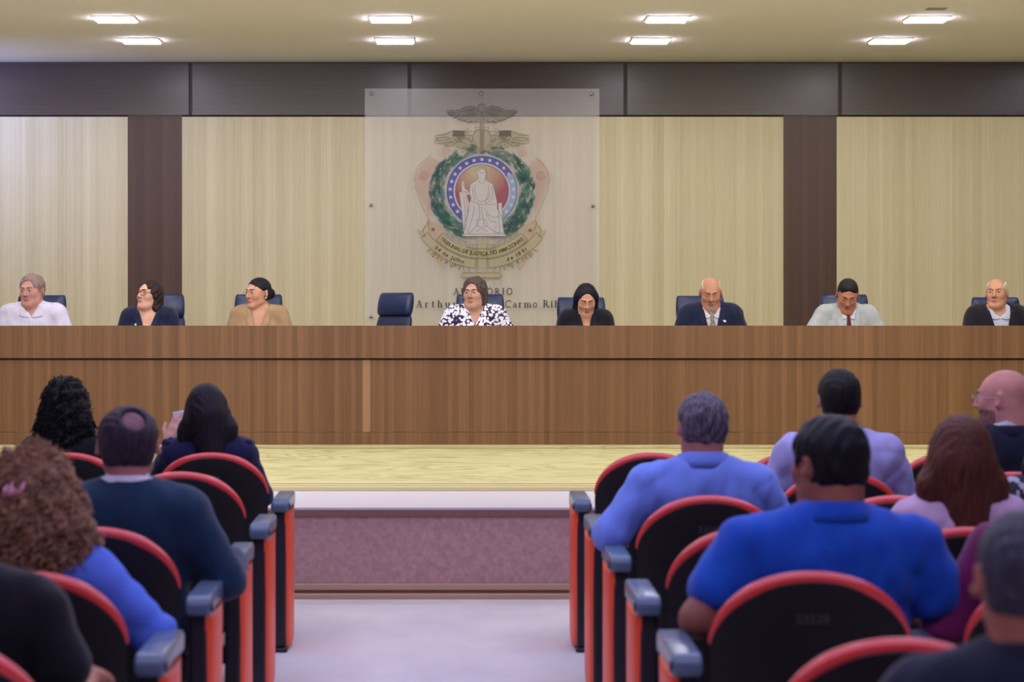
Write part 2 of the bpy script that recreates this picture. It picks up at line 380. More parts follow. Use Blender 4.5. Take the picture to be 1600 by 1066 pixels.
# wreath: many leaves in three greens
for k, (nm, c) in enumerate((('ink_leaf_green', (58, 124, 98)), ('ink_leaf_dark', (52, 96, 88)), ('ink_leaf_pale', (112, 150, 138)))):
    w = Ink()
    for i in range(150 if k < 2 else 56):
        a = random.uniform(18, 342) if k < 2 else random.uniform(25, 335)
        if a > 150 and a < 210 and random.random() < .6: continue
        rr = random.uniform(62, 82) if k < 2 else random.uniform(57, 72)
        t = math.radians(a); cx = CX+rr*math.sin(t); cy = CY+rr*.93*math.cos(t)
        d = t+PI/2+random.uniform(-.5, .5); ln = random.uniform(5, 10); wd = ln*.34
        ux, uy = math.sin(d), math.cos(d)
        pts = [(cx-ux*ln, cy-uy*ln)]+[(cx+ux*ln*q-uy*wd*s_, cy+uy*ln*q+ux*wd*s_) for q, s_ in ((-.35, 1), (.3, .9))]+[(cx+ux*ln, cy+uy*ln)]+[(cx+ux*ln*q+uy*wd*s_, cy+uy*ln*q-ux*wd*s_) for q, s_ in ((.3, .9), (-.35, 1))]
        w.poly(pts, 2+k+.001*i)
    w.build('wreath_leaves', inkm(nm, c, .5 if k < 2 else .42), panel)
for half in (0, 1):
  w = Ink()
  for i in range(23):
    a = random.uniform(25, 175)+half*160; t = math.radians(a); r0 = random.uniform(60, 66); r1 = r0+random.uniform(8, 16)
    w.line([(CX+r*math.sin(t+.12*math.sin(r*.6)), CY+r*.95*math.cos(t+.12*math.sin(r*.6))) for r in [r0+(r1-r0)*j/6 for j in range(7)]], .6, 6)
  for s_ in ((1,), (-1,))[half]:
    for (cx, cy) in ((683, 322), (677, 290), (692, 280)):
        cx = cx if s_ < 0 else 2*CX-cx
        w.line([(cx+7*math.cos(t), cy+3*math.sin(2*t)) for t in [j*.45 for j in range(15)]], .6, 6)
  w.build('wreath_lines', inkm('ink_wreath_line', (50, 84, 84), .65), panel)
# rings
Ink().ring(CX, 299, 54.6, 58, 7).build('white_ring', inkm('ink_pale_ring', (206, 208, 214), .4), panel)
q = Ink(); q.ring(CX, 299, 44.5, 54.6, 8, 96, 330, 80); q.build('blue_ring', inkm('ink_blue', (80, 82, 158), .68), panel)
q = Ink(); q.ring(CX, 299, 44.5, 54.6, 8, 330, 456, 40); q.build('pale_blue_ring', inkm('ink_blue_pale', (150, 170, 186), .75), panel)
q = Ink(); q.ring(CX, 299, 54.2, 55.2, 9); q.ring(CX, 299, 40.9, 41.7, 10); q.build('ring_outline', inkm('ink_blue_line', (64, 66, 110), .75), panel)
Ink().ring(CX, 299, 41.5, 44.6, 9).build('lilac_ring', inkm('ink_lilac', (198, 190, 206), .7), panel)
q = Ink()
for k in range(25):
    a = math.radians(-90+k*360/25.0)
    if 30 < (math.degrees(a)+90) % 360-90 < 90 and False: continue
    cx, cy = CX+49.6*math.cos(a), 299+49.6*math.sin(a); q.poly([(cx+(3.9 if j % 2 == 0 else 1.6)*math.cos(-PI/2+j*PI/5), cy+(3.9 if j % 2 == 0 else 1.6)*math.sin(-PI/2+j*PI/5)) for j in range(10)], 10)
q.build('ring_star', inkm('ink_star', (190, 190, 214), .85), panel)
# centre disc with a printed colour gradient (tan to red)
def discm():
    m = bpy.data.materials.new('ink_disc_red'); nt, b = nodes(m); N, L = nt.nodes.new, nt.links.new
    tc = N('ShaderNodeTexCoord'); vs = N('ShaderNodeVectorMath'); vs.operation = 'DISTANCE'
    L(tc.outputs['Object'], vs.inputs[0]); c = ez(748, 268, 0); vs.inputs[1].default_value = (c[0], -.01, c[2])
    r = N('ShaderNodeValToRGB'); e = r.color_ramp.elements
    e[0].position = .04; e[0].color = (*lin((186, 170, 128)), 1); e[1].position = .27; e[1].color = (*lin((150, 70, 78)), 1)
    L(vs.outputs['Value'], r.inputs[0]); L(r.outputs[0], b.inputs['Base Color']); b.inputs['Alpha'].default_value = .85; b.inputs['Roughness'].default_value = .5; return m
Ink().ring(CX, 299, 0.1, 41.2, 9).build('centre_disc', discm(), panel)
# seated robed figure: pale silhouettes and line work
f = Ink()
f.poly([(748, 266), (754, 263.5), (759, 267), (760, 273), (757, 280), (762, 283), (770, 288), (774, 303), (777, 317), (777, 326), (784, 340), (787, 358), (789, 367.5), (724.5, 367.5), (726, 350), (732, 330), (733, 318), (736, 310), (733, 300), (735, 288), (744, 282), (748, 279), (746, 272)], 11)
f.poly([(717.5, 303), (728, 301), (733, 318), (729, 345), (727, 367.5), (724.5, 367.5), (722, 335)], 11.2)
f.poly([(721, 284), (724, 283), (727, 295), (734, 300), (734, 304), (720, 305), (717, 301), (722, 299)], 11.3)
f.poly([(723, 366), (790, 366), (791, 369.5), (723, 369.5)], 11.4)
f.poly([(778, 318), (784, 317), (787, 366), (781, 366)], 11.5)
f.build('seated_figure', inkm('ink_figure', (204, 199, 188), .82), panel)
f = Ink()
LN = [[(748, 266), (754, 263.5), (759, 267), (760, 273), (757, 280), (770, 288), (774, 303), (777, 317), (777, 326), (784, 340), (789, 367.5)],
      [(746, 272), (748, 279), (744, 282), (735, 288), (733, 300), (736, 310), (733, 318), (732, 330), (726, 350), (724.5, 367.5)],
      [(717.5, 303), (722, 335), (724.5, 367.5)], [(717.5, 303), (728, 301), (734, 318)], [(721, 284), (727, 295), (734, 300)],
      [(742, 289), (742, 300), (745, 312), (752, 316), (760, 313), (763, 300), (764, 289)], [(747, 283), (753, 288), (759, 283)],
      [(736, 314), (748, 319), (764, 320), (776, 319)], [(748, 319), (750, 335), (746, 352), (738, 360), (732, 366)],
      [(752, 322), (754, 338), (757, 352), (770, 360), (780, 366)], [(757, 326), (763, 336), (772, 340), (780, 338)],
      [(759, 334), (766, 345), (776, 348)], [(741, 322), (739, 338), (734, 354), (730, 365)], [(728, 306), (731, 330), (728, 360)],
      [(724, 305), (727, 330), (726, 360)], [(745, 344), (752, 342), (760, 345), (762, 352), (754, 356), (745, 353), (745, 344)],
      [(744, 362), (752, 357), (762, 362)], [(717, 301), (722, 299), (734, 301)], [(768, 292), (770, 304), (767, 314), (758, 318)],
      [(738, 292), (739, 304), (742, 314)], [(778, 318), (781, 366)], [(784, 317), (787, 366)], [(723, 369.5), (791, 369.5)], [(723, 366), (790, 366)],
      [(776, 352), (771, 364), (790, 364), (785, 352)], [(748, 267), (751, 271), (756, 270), (759, 268)], [(765, 300), (764, 310), (757, 314)], [(741, 270), (744, 264), (750, 261), (757, 262), (761, 268), (760, 276), (763, 281)]]
for l in LN: f.line(l, .55, 12)
f.build('figure_lines', inkm('ink_figure_line', (96, 86, 90), .8), panel)
# winged staff with ball
WG = [(698, 174.5), (702, 172.5), (715, 173), (727, 167.5), (738, 165), (744, 168.5), (747, 176), (749, 186), (748.5, 192), (741, 191), (732, 192), (722, 188), (719.5, 189), (714, 185), (708, 184), (703, 180)]
f = Ink(); f.mpoly(WG, 3); f.ring(753, 169, .1, 6.6, 4); f.poly([(750.3, 175), (755.7, 175), (755, 245), (751, 245)], 5)
f.build('winged_staff', inkm('ink_wing', (130, 124, 106), .2), panel)
f = Ink(); f.mline(WG, .9, 6, True); f.line([(753+6.6*math.cos(t*.3), 169+6.6*math.sin(t*.3)) for t in range(22)], .8, 6)
for k, (tx_, ty_) in enumerate(((699, 176.5), (702, 180.5), (708, 184), (714.5, 187), (721, 189.5), (729, 191.5), (738, 191.8))):
    sx_, sy_ = 741+k*.9, 169.5+k*2.6
    f.mline([(sx_+(tx_-sx_)*t, sy_+(ty_-sy_)*t+2.2*math.sin(PI*t)) for t in (0, .2, .4, .6, .8, 1)], .7, 6)
    f.mline([(tx_+9, ty_-3.2), (tx_+3, ty_-.6), (tx_, ty_)], .6, 6)
for k in range(6):
    f.mline([(743-k*3.6, 168.5-k*.2), (741.5-k*3.6, 171.5+k*.35), (738.5-k*3.4, 173+k*.3)], .55, 6)
    f.mline([(745-k*2.8, 175+k*.7), (742.5-k*3, 177.5+k*.9), (739-k*3, 178+k*.8)], .5, 6)
for x in (750.3, 755.7, 753): f.line([(x, 176), (x, 245)], .8, 6.2)
f.line([(753, 147), (753, 162)], .5, 6.2)
f.mline([(742.5, 199), (750, 199), (750, 202.5), (742.5, 202.5)], .8, 6, True)
# shield
SH = [(743, 205), (739, 211), (738.5, 219), (745, 230), (750, 237), (753, 240)]
f.mline(SH, 1.0, 6); f.mline([(743, 205), (750, 203)], .8, 6)
# swords and scroll work
for k in range(9): f.mline([(708+k*2, 204.3), (708.6+k*2, 212.5)], 1.3, 6)
f.mline([(704, 205), (707, 204), (726, 205), (729, 202), (731.5, 201.5), (732, 204)], .9, 6)
f.mline([(707, 212.5), (727, 213)], .9, 6); f.mline([(707, 212), (710, 218), (717, 220.5), (724, 218.5), (727, 213)], .9, 6)
f.mline([(704, 206), (697, 210), (688, 211.5), (682, 211), (679, 213), (679.5, 216), (684, 216), (692, 214.5), (704, 216)], .9, 6)
f.mline([(684, 216), (680, 218), (678.5, 222), (682, 225), (690, 225), (706, 221)], .9, 6)
f.mline([(681, 219), (692, 220), (706, 217)], .7, 6); f.mline([(694, 228), (706, 223), (714, 223), (703, 229), (694, 228)], .8, 6)
f.mline([(728, 207), (736, 205), (744, 206)], .8, 6); f.mline([(727, 211), (734, 212), (738, 211)], .8, 6)
f.mline([(712, 222), (722, 222), (731, 226), (728, 231), (724, 229), (726, 226)], .9, 6); f.mline([(722, 231), (732, 233), (739, 231), (741, 227), (736, 226), (735, 230)], .9, 6)
f.mline([(718, 226), (712, 229), (722, 233), (733, 236), (742, 234)], .8, 6)
f.mline([(704, 222), (724, 215), (738, 222)], .7, 6); f.mline([(731, 214), (736, 222), (742, 230)], .7, 6)
f.build('staff_lines', LINE, panel)
f = Ink(); f.poly([(743, 205), (739, 211), (738.5, 219), (745, 230), (753, 240), (761, 230), (767.5, 219), (767, 211), (763, 205), (753, 202)], 2)
f.mpoly([(682, 211), (704, 205), (728, 204), (738, 212), (740, 224), (748, 236), (735, 236), (712, 230), (695, 228), (680, 222)], 1.5)
f.build('shield_and_swords', inkm('ink_shield', (176, 166, 124), .3), panel)
f = Ink(); f.mpoly([(708, 204), (727, 205), (726.5, 212.5), (707.5, 212)], 5); f.mpoly([(711, 213.5), (725, 213.5), (718, 219.5)], 5)
f.build('sword_hilt', inkm('ink_hilt', (110, 100, 90), .35), panel)
# ribbons
rb = Ink()
def band(m_, r0, r1, a0, a1, layer, n=24):
    A = arcp(r0, a0, a1, n); B = arcp(r1, a0, a1, n)
    m_.add([ez(*p, layer) for p in A+B], [(i, i+1, n+2+i, n+1+i) for i in range(n)])
band(rb, 88, 103, -44, 44, 9); band(rb, 105, 118.5, -54, -5, 8); band(rb, 105, 118.5, 5, 54, 8)
rb.mpoly([(668, 362), (661.5, 371), (655, 366), (652.5, 359), (659, 363), (663, 357), (669, 346), (668.5, 352), (671, 358)], 8)
rb.mpoly([(745.5, 371), (745.5, 419), (753, 419), (753, 371)], 7.5); rb.mpoly([(731, 383), (743, 382), (743, 391), (731, 391)], 9.2)
rb.poly([(724, 425.8), (781, 425.8), (785, 430.5), (781, 435.2), (724, 435.2), (720, 430.5)], 9)
rb.build('ribbon', inkm('ink_ribbon', (188, 176, 120), .42), panel)
rl = Ink()
for r_ in (88, 103): rl.line(arcp(r_, -44, 44, 40), .8, 10)
for r_, w_ in ((105, .8), (118.5, .8)):
    rl.line(arcp(r_, -54, -5), w_, 10); rl.line(arcp(r_, 5, 54), w_, 10)
for a_ in (-44, 44): rl.line([arcp(88, a_, a_, 1)[0], arcp(103, a_, a_, 1)[0]], .8, 10)
for a_ in (-5, 5): rl.line([arcp(105, a_, a_, 1)[0], arcp(118.5, a_, a_, 1)[0]], .8, 10)
rl.mline([(668, 362), (661.5, 371), (655, 366), (652.5, 359), (659, 363), (663, 357), (669, 346), (668.5, 352), (671, 358)], .8, 10)
rl.mline([(664, 370), (660, 360), (664, 353)], .7, 10)
rl.mline([(745.5, 380), (745.5, 419)], .8, 10); rl.mline([(731, 383), (743, 382), (743, 391), (731, 391)], .8, 10, True)
for x_ in (735, 739): rl.mline([(x_, 383), (x_, 391)], .7, 10)
rl.mline([(745.5, 419), (743.5, 423), (748, 425.5)], .7, 10); rl.mline([(731, 417), (735, 425)], .7, 10)
rl.line([(724, 425.8), (781, 425.8), (785, 430.5), (781, 435.2), (724, 435.2), (720, 430.5)], .9, 10, True)
rl.line([(726, 427.5), (779, 427.5), (781.5, 430.5), (779, 433.6), (726, 433.6), (723.5, 430.5)], .5, 10, True)
for a_ in (-38, -31, -24, -17, 17, 24, 31, 38): rl.line([arcp(86, a_, a_, 1)[0], arcp(80, a_*1.12, a_*1.12, 1)[0]], .6, 10)
rl.mline(arcp(81, -40, -12), .7, 10); rl.mline(arcp(85, -42, -14), .6, 10)
for k in range(20):
    a_ = 14+k*1.5; p0 = arcp(119, a_, a_, 1)[0]; p1 = arcp(123+5*random.random(), a_-3+6*random.random(), a_, 1)[0]; rl.mline([p0, p1], .8, 10)
rl.ring(676.5, 358.5, .1, 2.6, 10, n=14); rl.ring(828, 360, .1, 2.6, 10, n=14)
rl.build('ribbon_lines', inkm('ink_ribbon_line', (98, 86, 48), .72), panel)
PXM = YP/FPX
def arc_text(txt, r, a0, a1, size, layer, name, m):
    t = Ink(); G = [glyph_mesh(c, size*PXM, .0008) for c in txt]
    wd = []
    for (V, F), c in zip(G, txt):
        wd.append((max(v[0] for v in V)-min(v[0] for v in V)+.16*size*PXM) if V else .34*size*PXM)
    tot = sum(wd); u = 0
    for (V, F), w_ in zip(G, wd):
        a_ = math.radians(a0+(a1-a0)*(u+w_/2)/tot); u += w_
        if not V: continue
        mx = (max(v[0] for v in V)+min(v[0] for v in V))/2
        c0 = ez(CX+r*math.sin(a_), CY+r*math.cos(a_), layer)
        ca, sa = math.cos(a_), math.sin(a_)
        t.add([(c0[0]+(x-mx)*ca-y*sa, c0[1], c0[2]+(x-mx)*sa+y*ca) for x, y, _ in V], F)
    t.build(name, m, panel)
INKT = inkm('ink_text', (80, 70, 42), .95)
arc_text('TRIBUNAL DE JUSTI\u00c7A DO AMAZONAS', 98.3, -41.5, 41.5, 8.2, 11, 'ribbon_text', INKT)
arc_text('04 de Julho', 114.6, -41, -14, 8.8, 11, 'ribbon_text', INKT)
arc_text('de 1891', 114.6, 19.5, 38.5, 8.8, 11, 'ribbon_text', INKT)
# bold serif lettering of the auditorium name, drawn stroke by stroke
TH, TN = .19, .085
GL = {  # l: line (x0,y0,x1,y1,w); a: arc (cx,cy,rx,ry,deg0,deg1,w); s: serif (x,y)
 'A': (.74, [('l', .12, 0, .38, 1, TN), ('l', .36, 1, .62, 0, TH), ('l', .2, .32, .52, .32, TN), ('s', .12, 0), ('s', .64, 0)]),
 'U': (.74, [('l', .18, .3, .18, 1, TH), ('l', .58, .3, .58, 1, TN), ('a', .38, .3, .2, .27, 180, 360, .1), ('s', .18, 1), ('s', .58, 1)]),
 'D': (.74, [('l', .18, 0, .18, 1, TH), ('a', .22, .5, .4, .47, -90, 90, .13), ('s', .16, 0), ('s', .16, 1)]),
 'I': (.38, [('l', .19, 0, .19, 1, TH), ('s', .19, 0), ('s', .19, 1)]),
 'T': (.68, [('l', .34, 0, .34, 1, TH), ('l', .06, .96, .62, .96, TN), ('l', .07, .78, .07, .98, TN), ('l', .61, .78, .61, .98, TN), ('s', .34, 0)]),
 'O': (.8, [('a', .4, .5, .31, .47, 0, 360, .14)]),
 '\u00d3': (.8, [('a', .4, .5, .31, .47, 0, 360, .14), ('l', .36, 1.1, .5, 1.28, .09)]),
 'R': (.74, [('l', .18, 0, .18, 1, TH), ('a', .24, .75, .3, .22, -90, 90, .13), ('l', .34, .5, .66, 0, TH), ('s', .17, 0), ('s', .17, 1), ('s', .68, 0)]),
 'V': (.74, [('l', .12, 1, .38, 0, TH), ('l', .38, 0, .64, 1, TN), ('s', .12, 1), ('s', .64, 1)]),
 'C': (.74, [('a', .42, .5, .33, .47, 50, 310, .13), ('l', .64, .7, .64, 1.0, TN)]),
 'r': (.5, [('l', .16, 0, .16, .66, TH), ('a', .32, .46, .14, .17, 40, 170, .1), ('s', .16, 0), ('l', .05, .64, .16, .64, TN)]),
 't': (.42, [('l', .18, .1, .18, .88, TH), ('l', .05, .64, .36, .64, TN), ('a', .28, .12, .1, .1, 180, 320, .08)]),
 'h': (.62, [('l', .15, 0, .15, 1, TH), ('a', .31, .42, .16, .22, 0, 180, .1), ('l', .47, 0, .47, .44, TH), ('s', .15, 0), ('s', .47, 0), ('l', .04, .97, .15, .97, TN)]),
 'u': (.62, [('l', .15, .18, .15, .66, TH), ('a', .31, .2, .16, .18, 180, 360, .1), ('l', .47, 0, .47, .66, TH), ('l', .04, .64, .15, .64, TN), ('l', .36, .64, .47, .64, TN), ('l', .47, .03, .6, .03, TN)]),
 'i': (.34, [('l', .17, 0, .17, .66, TH), ('a', .17, .87, .05, .05, 0, 360, .1), ('s', .17, 0), ('l', .06, .64, .17, .64, TN)]),
 'g': (.56, [('a', .27, .42, .15, .2, 0, 360, .11), ('a', .27, -.1, .18, .13, 0, 360, .08), ('l', .38, .6, .52, .64, TN)]),
 '\u00ed': (.34, [('l', .17, 0, .17, .66, TH), ('l', .14, .8, .26, .96, .08), ('s', .17, 0), ('l', .06, .64, .17, .64, TN)]),
 'l': (.34, [('l', .17, 0, .17, 1, TH), ('s', .17, 0), ('l', .06, .97, .17, .97, TN)]),
 'o': (.56, [('a', .28, .33, .19, .3, 0, 360, .13)]),
 'd': (.6, [('l', .44, 0, .44, 1, TH), ('a', .27, .33, .17, .3, 60, 300, .11), ('l', .32, .97, .44, .97, TN), ('l', .44, .03, .57, .03, TN)]),
 'b': (.6, [('l', .16, 0, .16, 1, TH), ('a', .31, .33, .18, .3, -120, 120, .11), ('l', .05, .97, .16, .97, TN)]),
 'a': (.54, [('l', .38, .05, .38, .5, TH), ('a', .25, .47, .15, .17, 20, 160, .09), ('a', .22, .2, .15, .16, 0, 360, .11), ('l', .38, .04, .52, .04, TN)]),
 'm': (.9, [('l', .14, 0, .14, .66, TH), ('a', .29, .42, .15, .22, 0, 180, .09), ('l', .44, 0, .44, .44, TH), ('a', .59, .42, .15, .22, 0, 180, .09), ('l', .74, 0, .74, .44, TH), ('s', .14, 0), ('s', .44, 0), ('s', .74, 0), ('l', .04, .64, .14, .64, TN)]),
 'e': (.52, [('a', .26, .33, .18, .3, 0, 320, .11), ('l', .1, .34, .44, .34, TN)]),
 ' ': (.34, [])}
def serif_text(txt, x0, x1, ybase, cap, name):
    t = Ink(); tot = sum(GL[c][0] for c in txt); gap = ((x1-x0)-tot*cap*1.2)/(len(txt)-1); x = x0
    for c in txt:
        w_, st = GL[c]
        P = lambda u, v_: (x+u*cap*1.2, ybase-v_*cap)
        for s_ in st:
            if s_[0] == 'l':
                dxx, dyy = s_[3]-s_[1], s_[4]-s_[2]; t.line([P(s_[1], s_[2]), P(s_[3], s_[4])], s_[5]*cap, 12)
            elif s_[0] == 'a':
                t.line([P(s_[1]+s_[3]*math.cos(math.radians(s_[5]+(s_[6]-s_[5])*k/16)), s_[2]+s_[4]*math.sin(math.radians(s_[5]+(s_[6]-s_[5])*k/16))) for k in range(17)], s_[7]*cap, 12.1)
            else:
                e_ = .03 if s_[2] == 0 else -.03; t.line([P(s_[1]-.15, s_[2]+e_), P(s_[1]+.15, s_[2]+e_)], .07*cap, 12.2)
        x += w_*cap*1.2+gap
    t.build(name, mat('letter_dark', (66, 62, 66), .5), panel)
serif_text('AUDIT\u00d3RIO', 708, 801, 460.8, 10.5, 'sign_text')
serif_text('Arthur', 650, 714, 480.6, 11.2, 'sign_text')
serif_text('Virg\u00edlio do', 720, 785, 480.6, 11.2, 'sign_text')
serif_text('Carmo Ribeiro', 789, 907, 480.6, 11.2, 'sign_text')

# ------------------------------------------------------------------ smooth organic surfaces: distance fields meshed with surface nets
def vec(*a): return np.array(a, dtype=np.float32)
def pc(a, b, r1, r2=None, k=.02): return ('c', vec(*a), vec(*b), r1, r1 if r2 is None else r2, k, 1)
def pe(c, r, R=None, k=.02, sign=1): return ('e', vec(*c), vec(*r), R, k, sign)
def xform(prims, R, T):
    out = []
    for p in prims:
        if p[0] == 'c': out.append(('c', R@p[1]+T, R@p[2]+T)+p[3:])
        elif p[0] == 'e': out.append(('e', R@p[1]+T, p[2], R if p[3] is None else R@p[3], p[4], p[5]))
        else:
            f0 = p[1]
            def f(X, Y, Z, f0=f0):
                a, b, c = X-T[0], Y-T[1], Z-T[2]
                return f0(R[0, 0]*a+R[1, 0]*b+R[2, 0]*c, R[0, 1]*a+R[1, 1]*b+R[2, 1]*c, R[0, 2]*a+R[1, 2]*b+R[2, 2]*c)
            out.append(('f', f, None, None, p[4], p[5]))
    return out
def pdist(p, X, Y, Z):
    if p[0] == 'c':
        a, b = p[1], p[2]; d = b-a; l2 = float(d@d)+1e-9
        px, py, pz = X-a[0], Y-a[1], Z-a[2]
        t = np.clip((px*d[0]+py*d[1]+pz*d[2])/l2, 0, 1)
        return np.sqrt((px-t*d[0])**2+(py-t*d[1])**2+(pz-t*d[2])**2)-(p[3]+(p[4]-p[3])*t)
    c, r, R = p[1], p[2], p[3]
    px, py, pz = X-c[0], Y-c[1], Z-c[2]
    if R is not None:
        px, py, pz = (R[0, 0]*px+R[1, 0]*py+R[2, 0]*pz, R[0, 1]*px+R[1, 1]*py+R[2, 1]*pz, R[0, 2]*px+R[1, 2]*py+R[2, 2]*pz)
    k0 = np.sqrt((px/r[0])**2+(py/r[1])**2+(pz/r[2])**2); k1 = np.sqrt((px/r[0]**2)**2+(py/r[1]**2)**2+(pz/r[2]**2)**2)
    return k0*(k0-1)/(k1+1e-6)
def pbox(p):
    if p[0] == 'c':
        r = max(p[3], p[4]); return np.minimum(p[1], p[2])-r, np.maximum(p[1], p[2])+r
    if p[0] == 'e':
        r = p[2] if p[3] is None else np.full(3, float(p[2].max())); return p[1]-r, p[1]+r
    return None
def smin(a, b, k):
    h = np.maximum(k-np.abs(a-b), 0)/k
    return np.minimum(a, b)-h*h*k*.25
def meta_of(p): return (p[5], p[6]) if p[0] == 'c' else (p[4], p[5])
def field_at(prims, P, off=0.0):
    X, Y, Z = P[:, 0], P[:, 1], P[:, 2]; F = np.full(len(P), 1.0, np.float32)
    for p in prims:
        k, sg = meta_of(p)
        if p[0] == 'f': d = p[1](X, Y, Z)
        else: d = pdist(p, X, Y, Z)-(off if sg > 0 else 0)
        F = smin(F, d, k) if sg > 0 else -smin(-F, d, k)
    return F
def sdf_mesh(prims, h, off=0.0, noise=None, zmin=None):
    bs = [pbox(p) for p in prims if p[0] != 'f' and meta_of(p)[1] > 0]
    lo = np.min([b[0] for b in bs], 0)-off-.03; hi = np.max([b[1] for b in bs], 0)+off+.03
    if zmin is not None: lo[2] = max(lo[2], zmin)
    n = np.ceil((hi-lo)/h).astype(int)+1
    ax = [lo[i]+h*np.arange(n[i], dtype=np.float32) for i in range(3)]
    F = np.full(n, 1.0, np.float32)
    for p in prims:
        k, sg = meta_of(p); b = pbox(p)
        if b is None: i0, i1 = np.zeros(3, int), n
        else:
            m_ = k+2*h+(off if sg > 0 else 0)
            i0 = np.clip(np.floor((b[0]-m_-lo)/h).astype(int), 0, n); i1 = np.clip(np.ceil((b[1]+m_-lo)/h).astype(int)+1, 0, n)
            if (i1 <= i0).any(): continue
        sl = tuple(slice(i0[j], i1[j]) for j in range(3))
        X = ax[0][sl[0]][:, None, None]; Y = ax[1][sl[1]][None, :, None]; Z = ax[2][sl[2]][None, None, :]
        d = p[1](X, Y, Z) if p[0] == 'f' else pdist(p, X, Y, Z)-(off if sg > 0 else 0)
        F[sl] = smin(F[sl], d, k) if sg > 0 else -smin(-F[sl], d, k)
    if noise is not None:
        F += noise(ax[0][:, None, None], ax[1][None, :, None], ax[2][None, None, :]).astype(np.float32)
    F[0] = F[-1] = 1; F[:, 0] = F[:, -1] = 1; F[:, :, 0] = F[:, :, -1] = 1
    I = F < 0
    c = [(i, j, k) for i in (0, 1) for j in (0, 1) for k in (0, 1)]
    N = np.array(F.shape)-1
    S_ = lambda A, q: A[q[0]:q[0]+N[0], q[1]:q[1]+N[1], q[2]:q[2]+N[2]]
    cnt = sum(S_(I, q).astype(np.uint8) for q in c)
    act = (cnt > 0) & (cnt < 8); idx = -np.ones(act.shape, np.int32)
    ii = np.argwhere(act); idx[act] = np.arange(len(ii))
    acc = np.zeros((len(ii), 3)); w = np.zeros(len(ii))
    for a in c:
        for ax_ in range(3):
            if a[ax_] == 1: continue
            b = list(a); b[ax_] = 1
            fa = F[ii[:, 0]+a[0], ii[:, 1]+a[1], ii[:, 2]+a[2]]; fb = F[ii[:, 0]+b[0], ii[:, 1]+b[1], ii[:, 2]+b[2]]
            m = (fa < 0) != (fb < 0); t = np.where(m, fa/np.where(m, fa-fb, 1), 0)
            p = np.tile(np.array(a, float), (len(ii), 1)); p[:, ax_] = t
            acc[m] += p[m]; w[m] += 1
    V = (ii+acc/w[:, None])*h+lo
    quads = []
    for ax_ in range(3):
        u, v = (ax_+1) % 3, (ax_+2) % 3
        s0 = [slice(1, N[q]) for q in range(3)]; s0[ax_] = slice(0, N[ax_]); s1 = list(s0); s1[ax_] = slice(1, N[ax_]+1)
        A, B = I[tuple(s0)], I[tuple(s1)]
        for flip, M in ((False, A & ~B), (True, ~A & B)):
            e = np.argwhere(M)
            if not len(e): continue
            e[:, u] += 1; e[:, v] += 1
            def g(du, dv):
                q = e.copy(); q[:, u] -= du; q[:, v] -= dv
                return idx[q[:, 0], q[:, 1], q[:, 2]]
            Q = np.stack([g(1, 1), g(0, 1), g(0, 0), g(1, 0)], 1)
            quads.append(Q[:, ::-1] if flip else Q)
    return V, np.concatenate(quads)
def np_mesh(name, V, Q, mats, parent=None, mi=None, smooth=True, relax=1):
    if relax:                                   # light smoothing of the net
        for _ in range(relax):
            s = np.zeros_like(V); n = np.zeros(len(V))
            for a in range(4):
                b = (a+1) % 4
                np.add.at(s, Q[:, a], V[Q[:, b]]); np.add.at(n, Q[:, a], 1)
                np.add.at(s, Q[:, b], V[Q[:, a]]); np.add.at(n, Q[:, b], 1)
            V = V*.5+s/np.maximum(n, 1)[:, None]*.5
    me = bpy.data.meshes.new(name)
    me.vertices.add(len(V)); me.vertices.foreach_set('co', V.astype(np.float32).ravel())
    me.loops.add(len(Q)*4); me.loops.foreach_set('vertex_index', Q.astype(np.int32).ravel())
    me.polygons.add(len(Q)); me.polygons.foreach_set('loop_start', np.arange(0, len(Q)*4, 4, dtype=np.int32))
    for m in (mats if isinstance(mats, (list, tuple)) else [mats]): me.materials.append(m)
    if mi is not None: me.polygons.foreach_set('material_index', mi.astype(np.int32))
    if smooth: me.polygons.foreach_set('use_smooth', np.ones(len(Q), bool))
    me.update(calc_edges=True); me.validate()
    o = bpy.data.objects.new(name, me); COL.objects.link(o)
    if parent: o.parent = parent
    return o
def sines(amp, fx, fy, fz, seed=0, n=5, ridge=False):
    r = random.Random(seed)
    T = [(r.uniform(.6, 1.5), r.uniform(.6, 1.5), r.uniform(.6, 1.5), r.uniform(0, 6.28), r.uniform(-1, 1), r.uniform(-1, 1)) for _ in range(n)]
    def f(X, Y, Z):
        s = 0
        for a, b, c, ph, sk, s2 in T:
            s = s+np.sin(fx*a*X*(1 if sk > 0 else -1)+fy*b*Y+fz*c*Z*(1 if s2 > 0 else -1)+ph)
        return amp*s/n*1.6
    return f
def rot(yaw=0, pitch=0, roll=0):
    """facing -Y; yaw + turns towards +X, pitch + looks down, roll + tips towards +X"""
    a, b, c = math.radians(yaw), math.radians(pitch), math.radians(roll)
    Rz = Matrix.Rotation(a, 3, 'Z'); Rx = Matrix.Rotation(b, 3, 'X'); Ry = Matrix.Rotation(c, 3, 'Y')
    return np.array(Rz@Rx@Ry, dtype=np.float32)

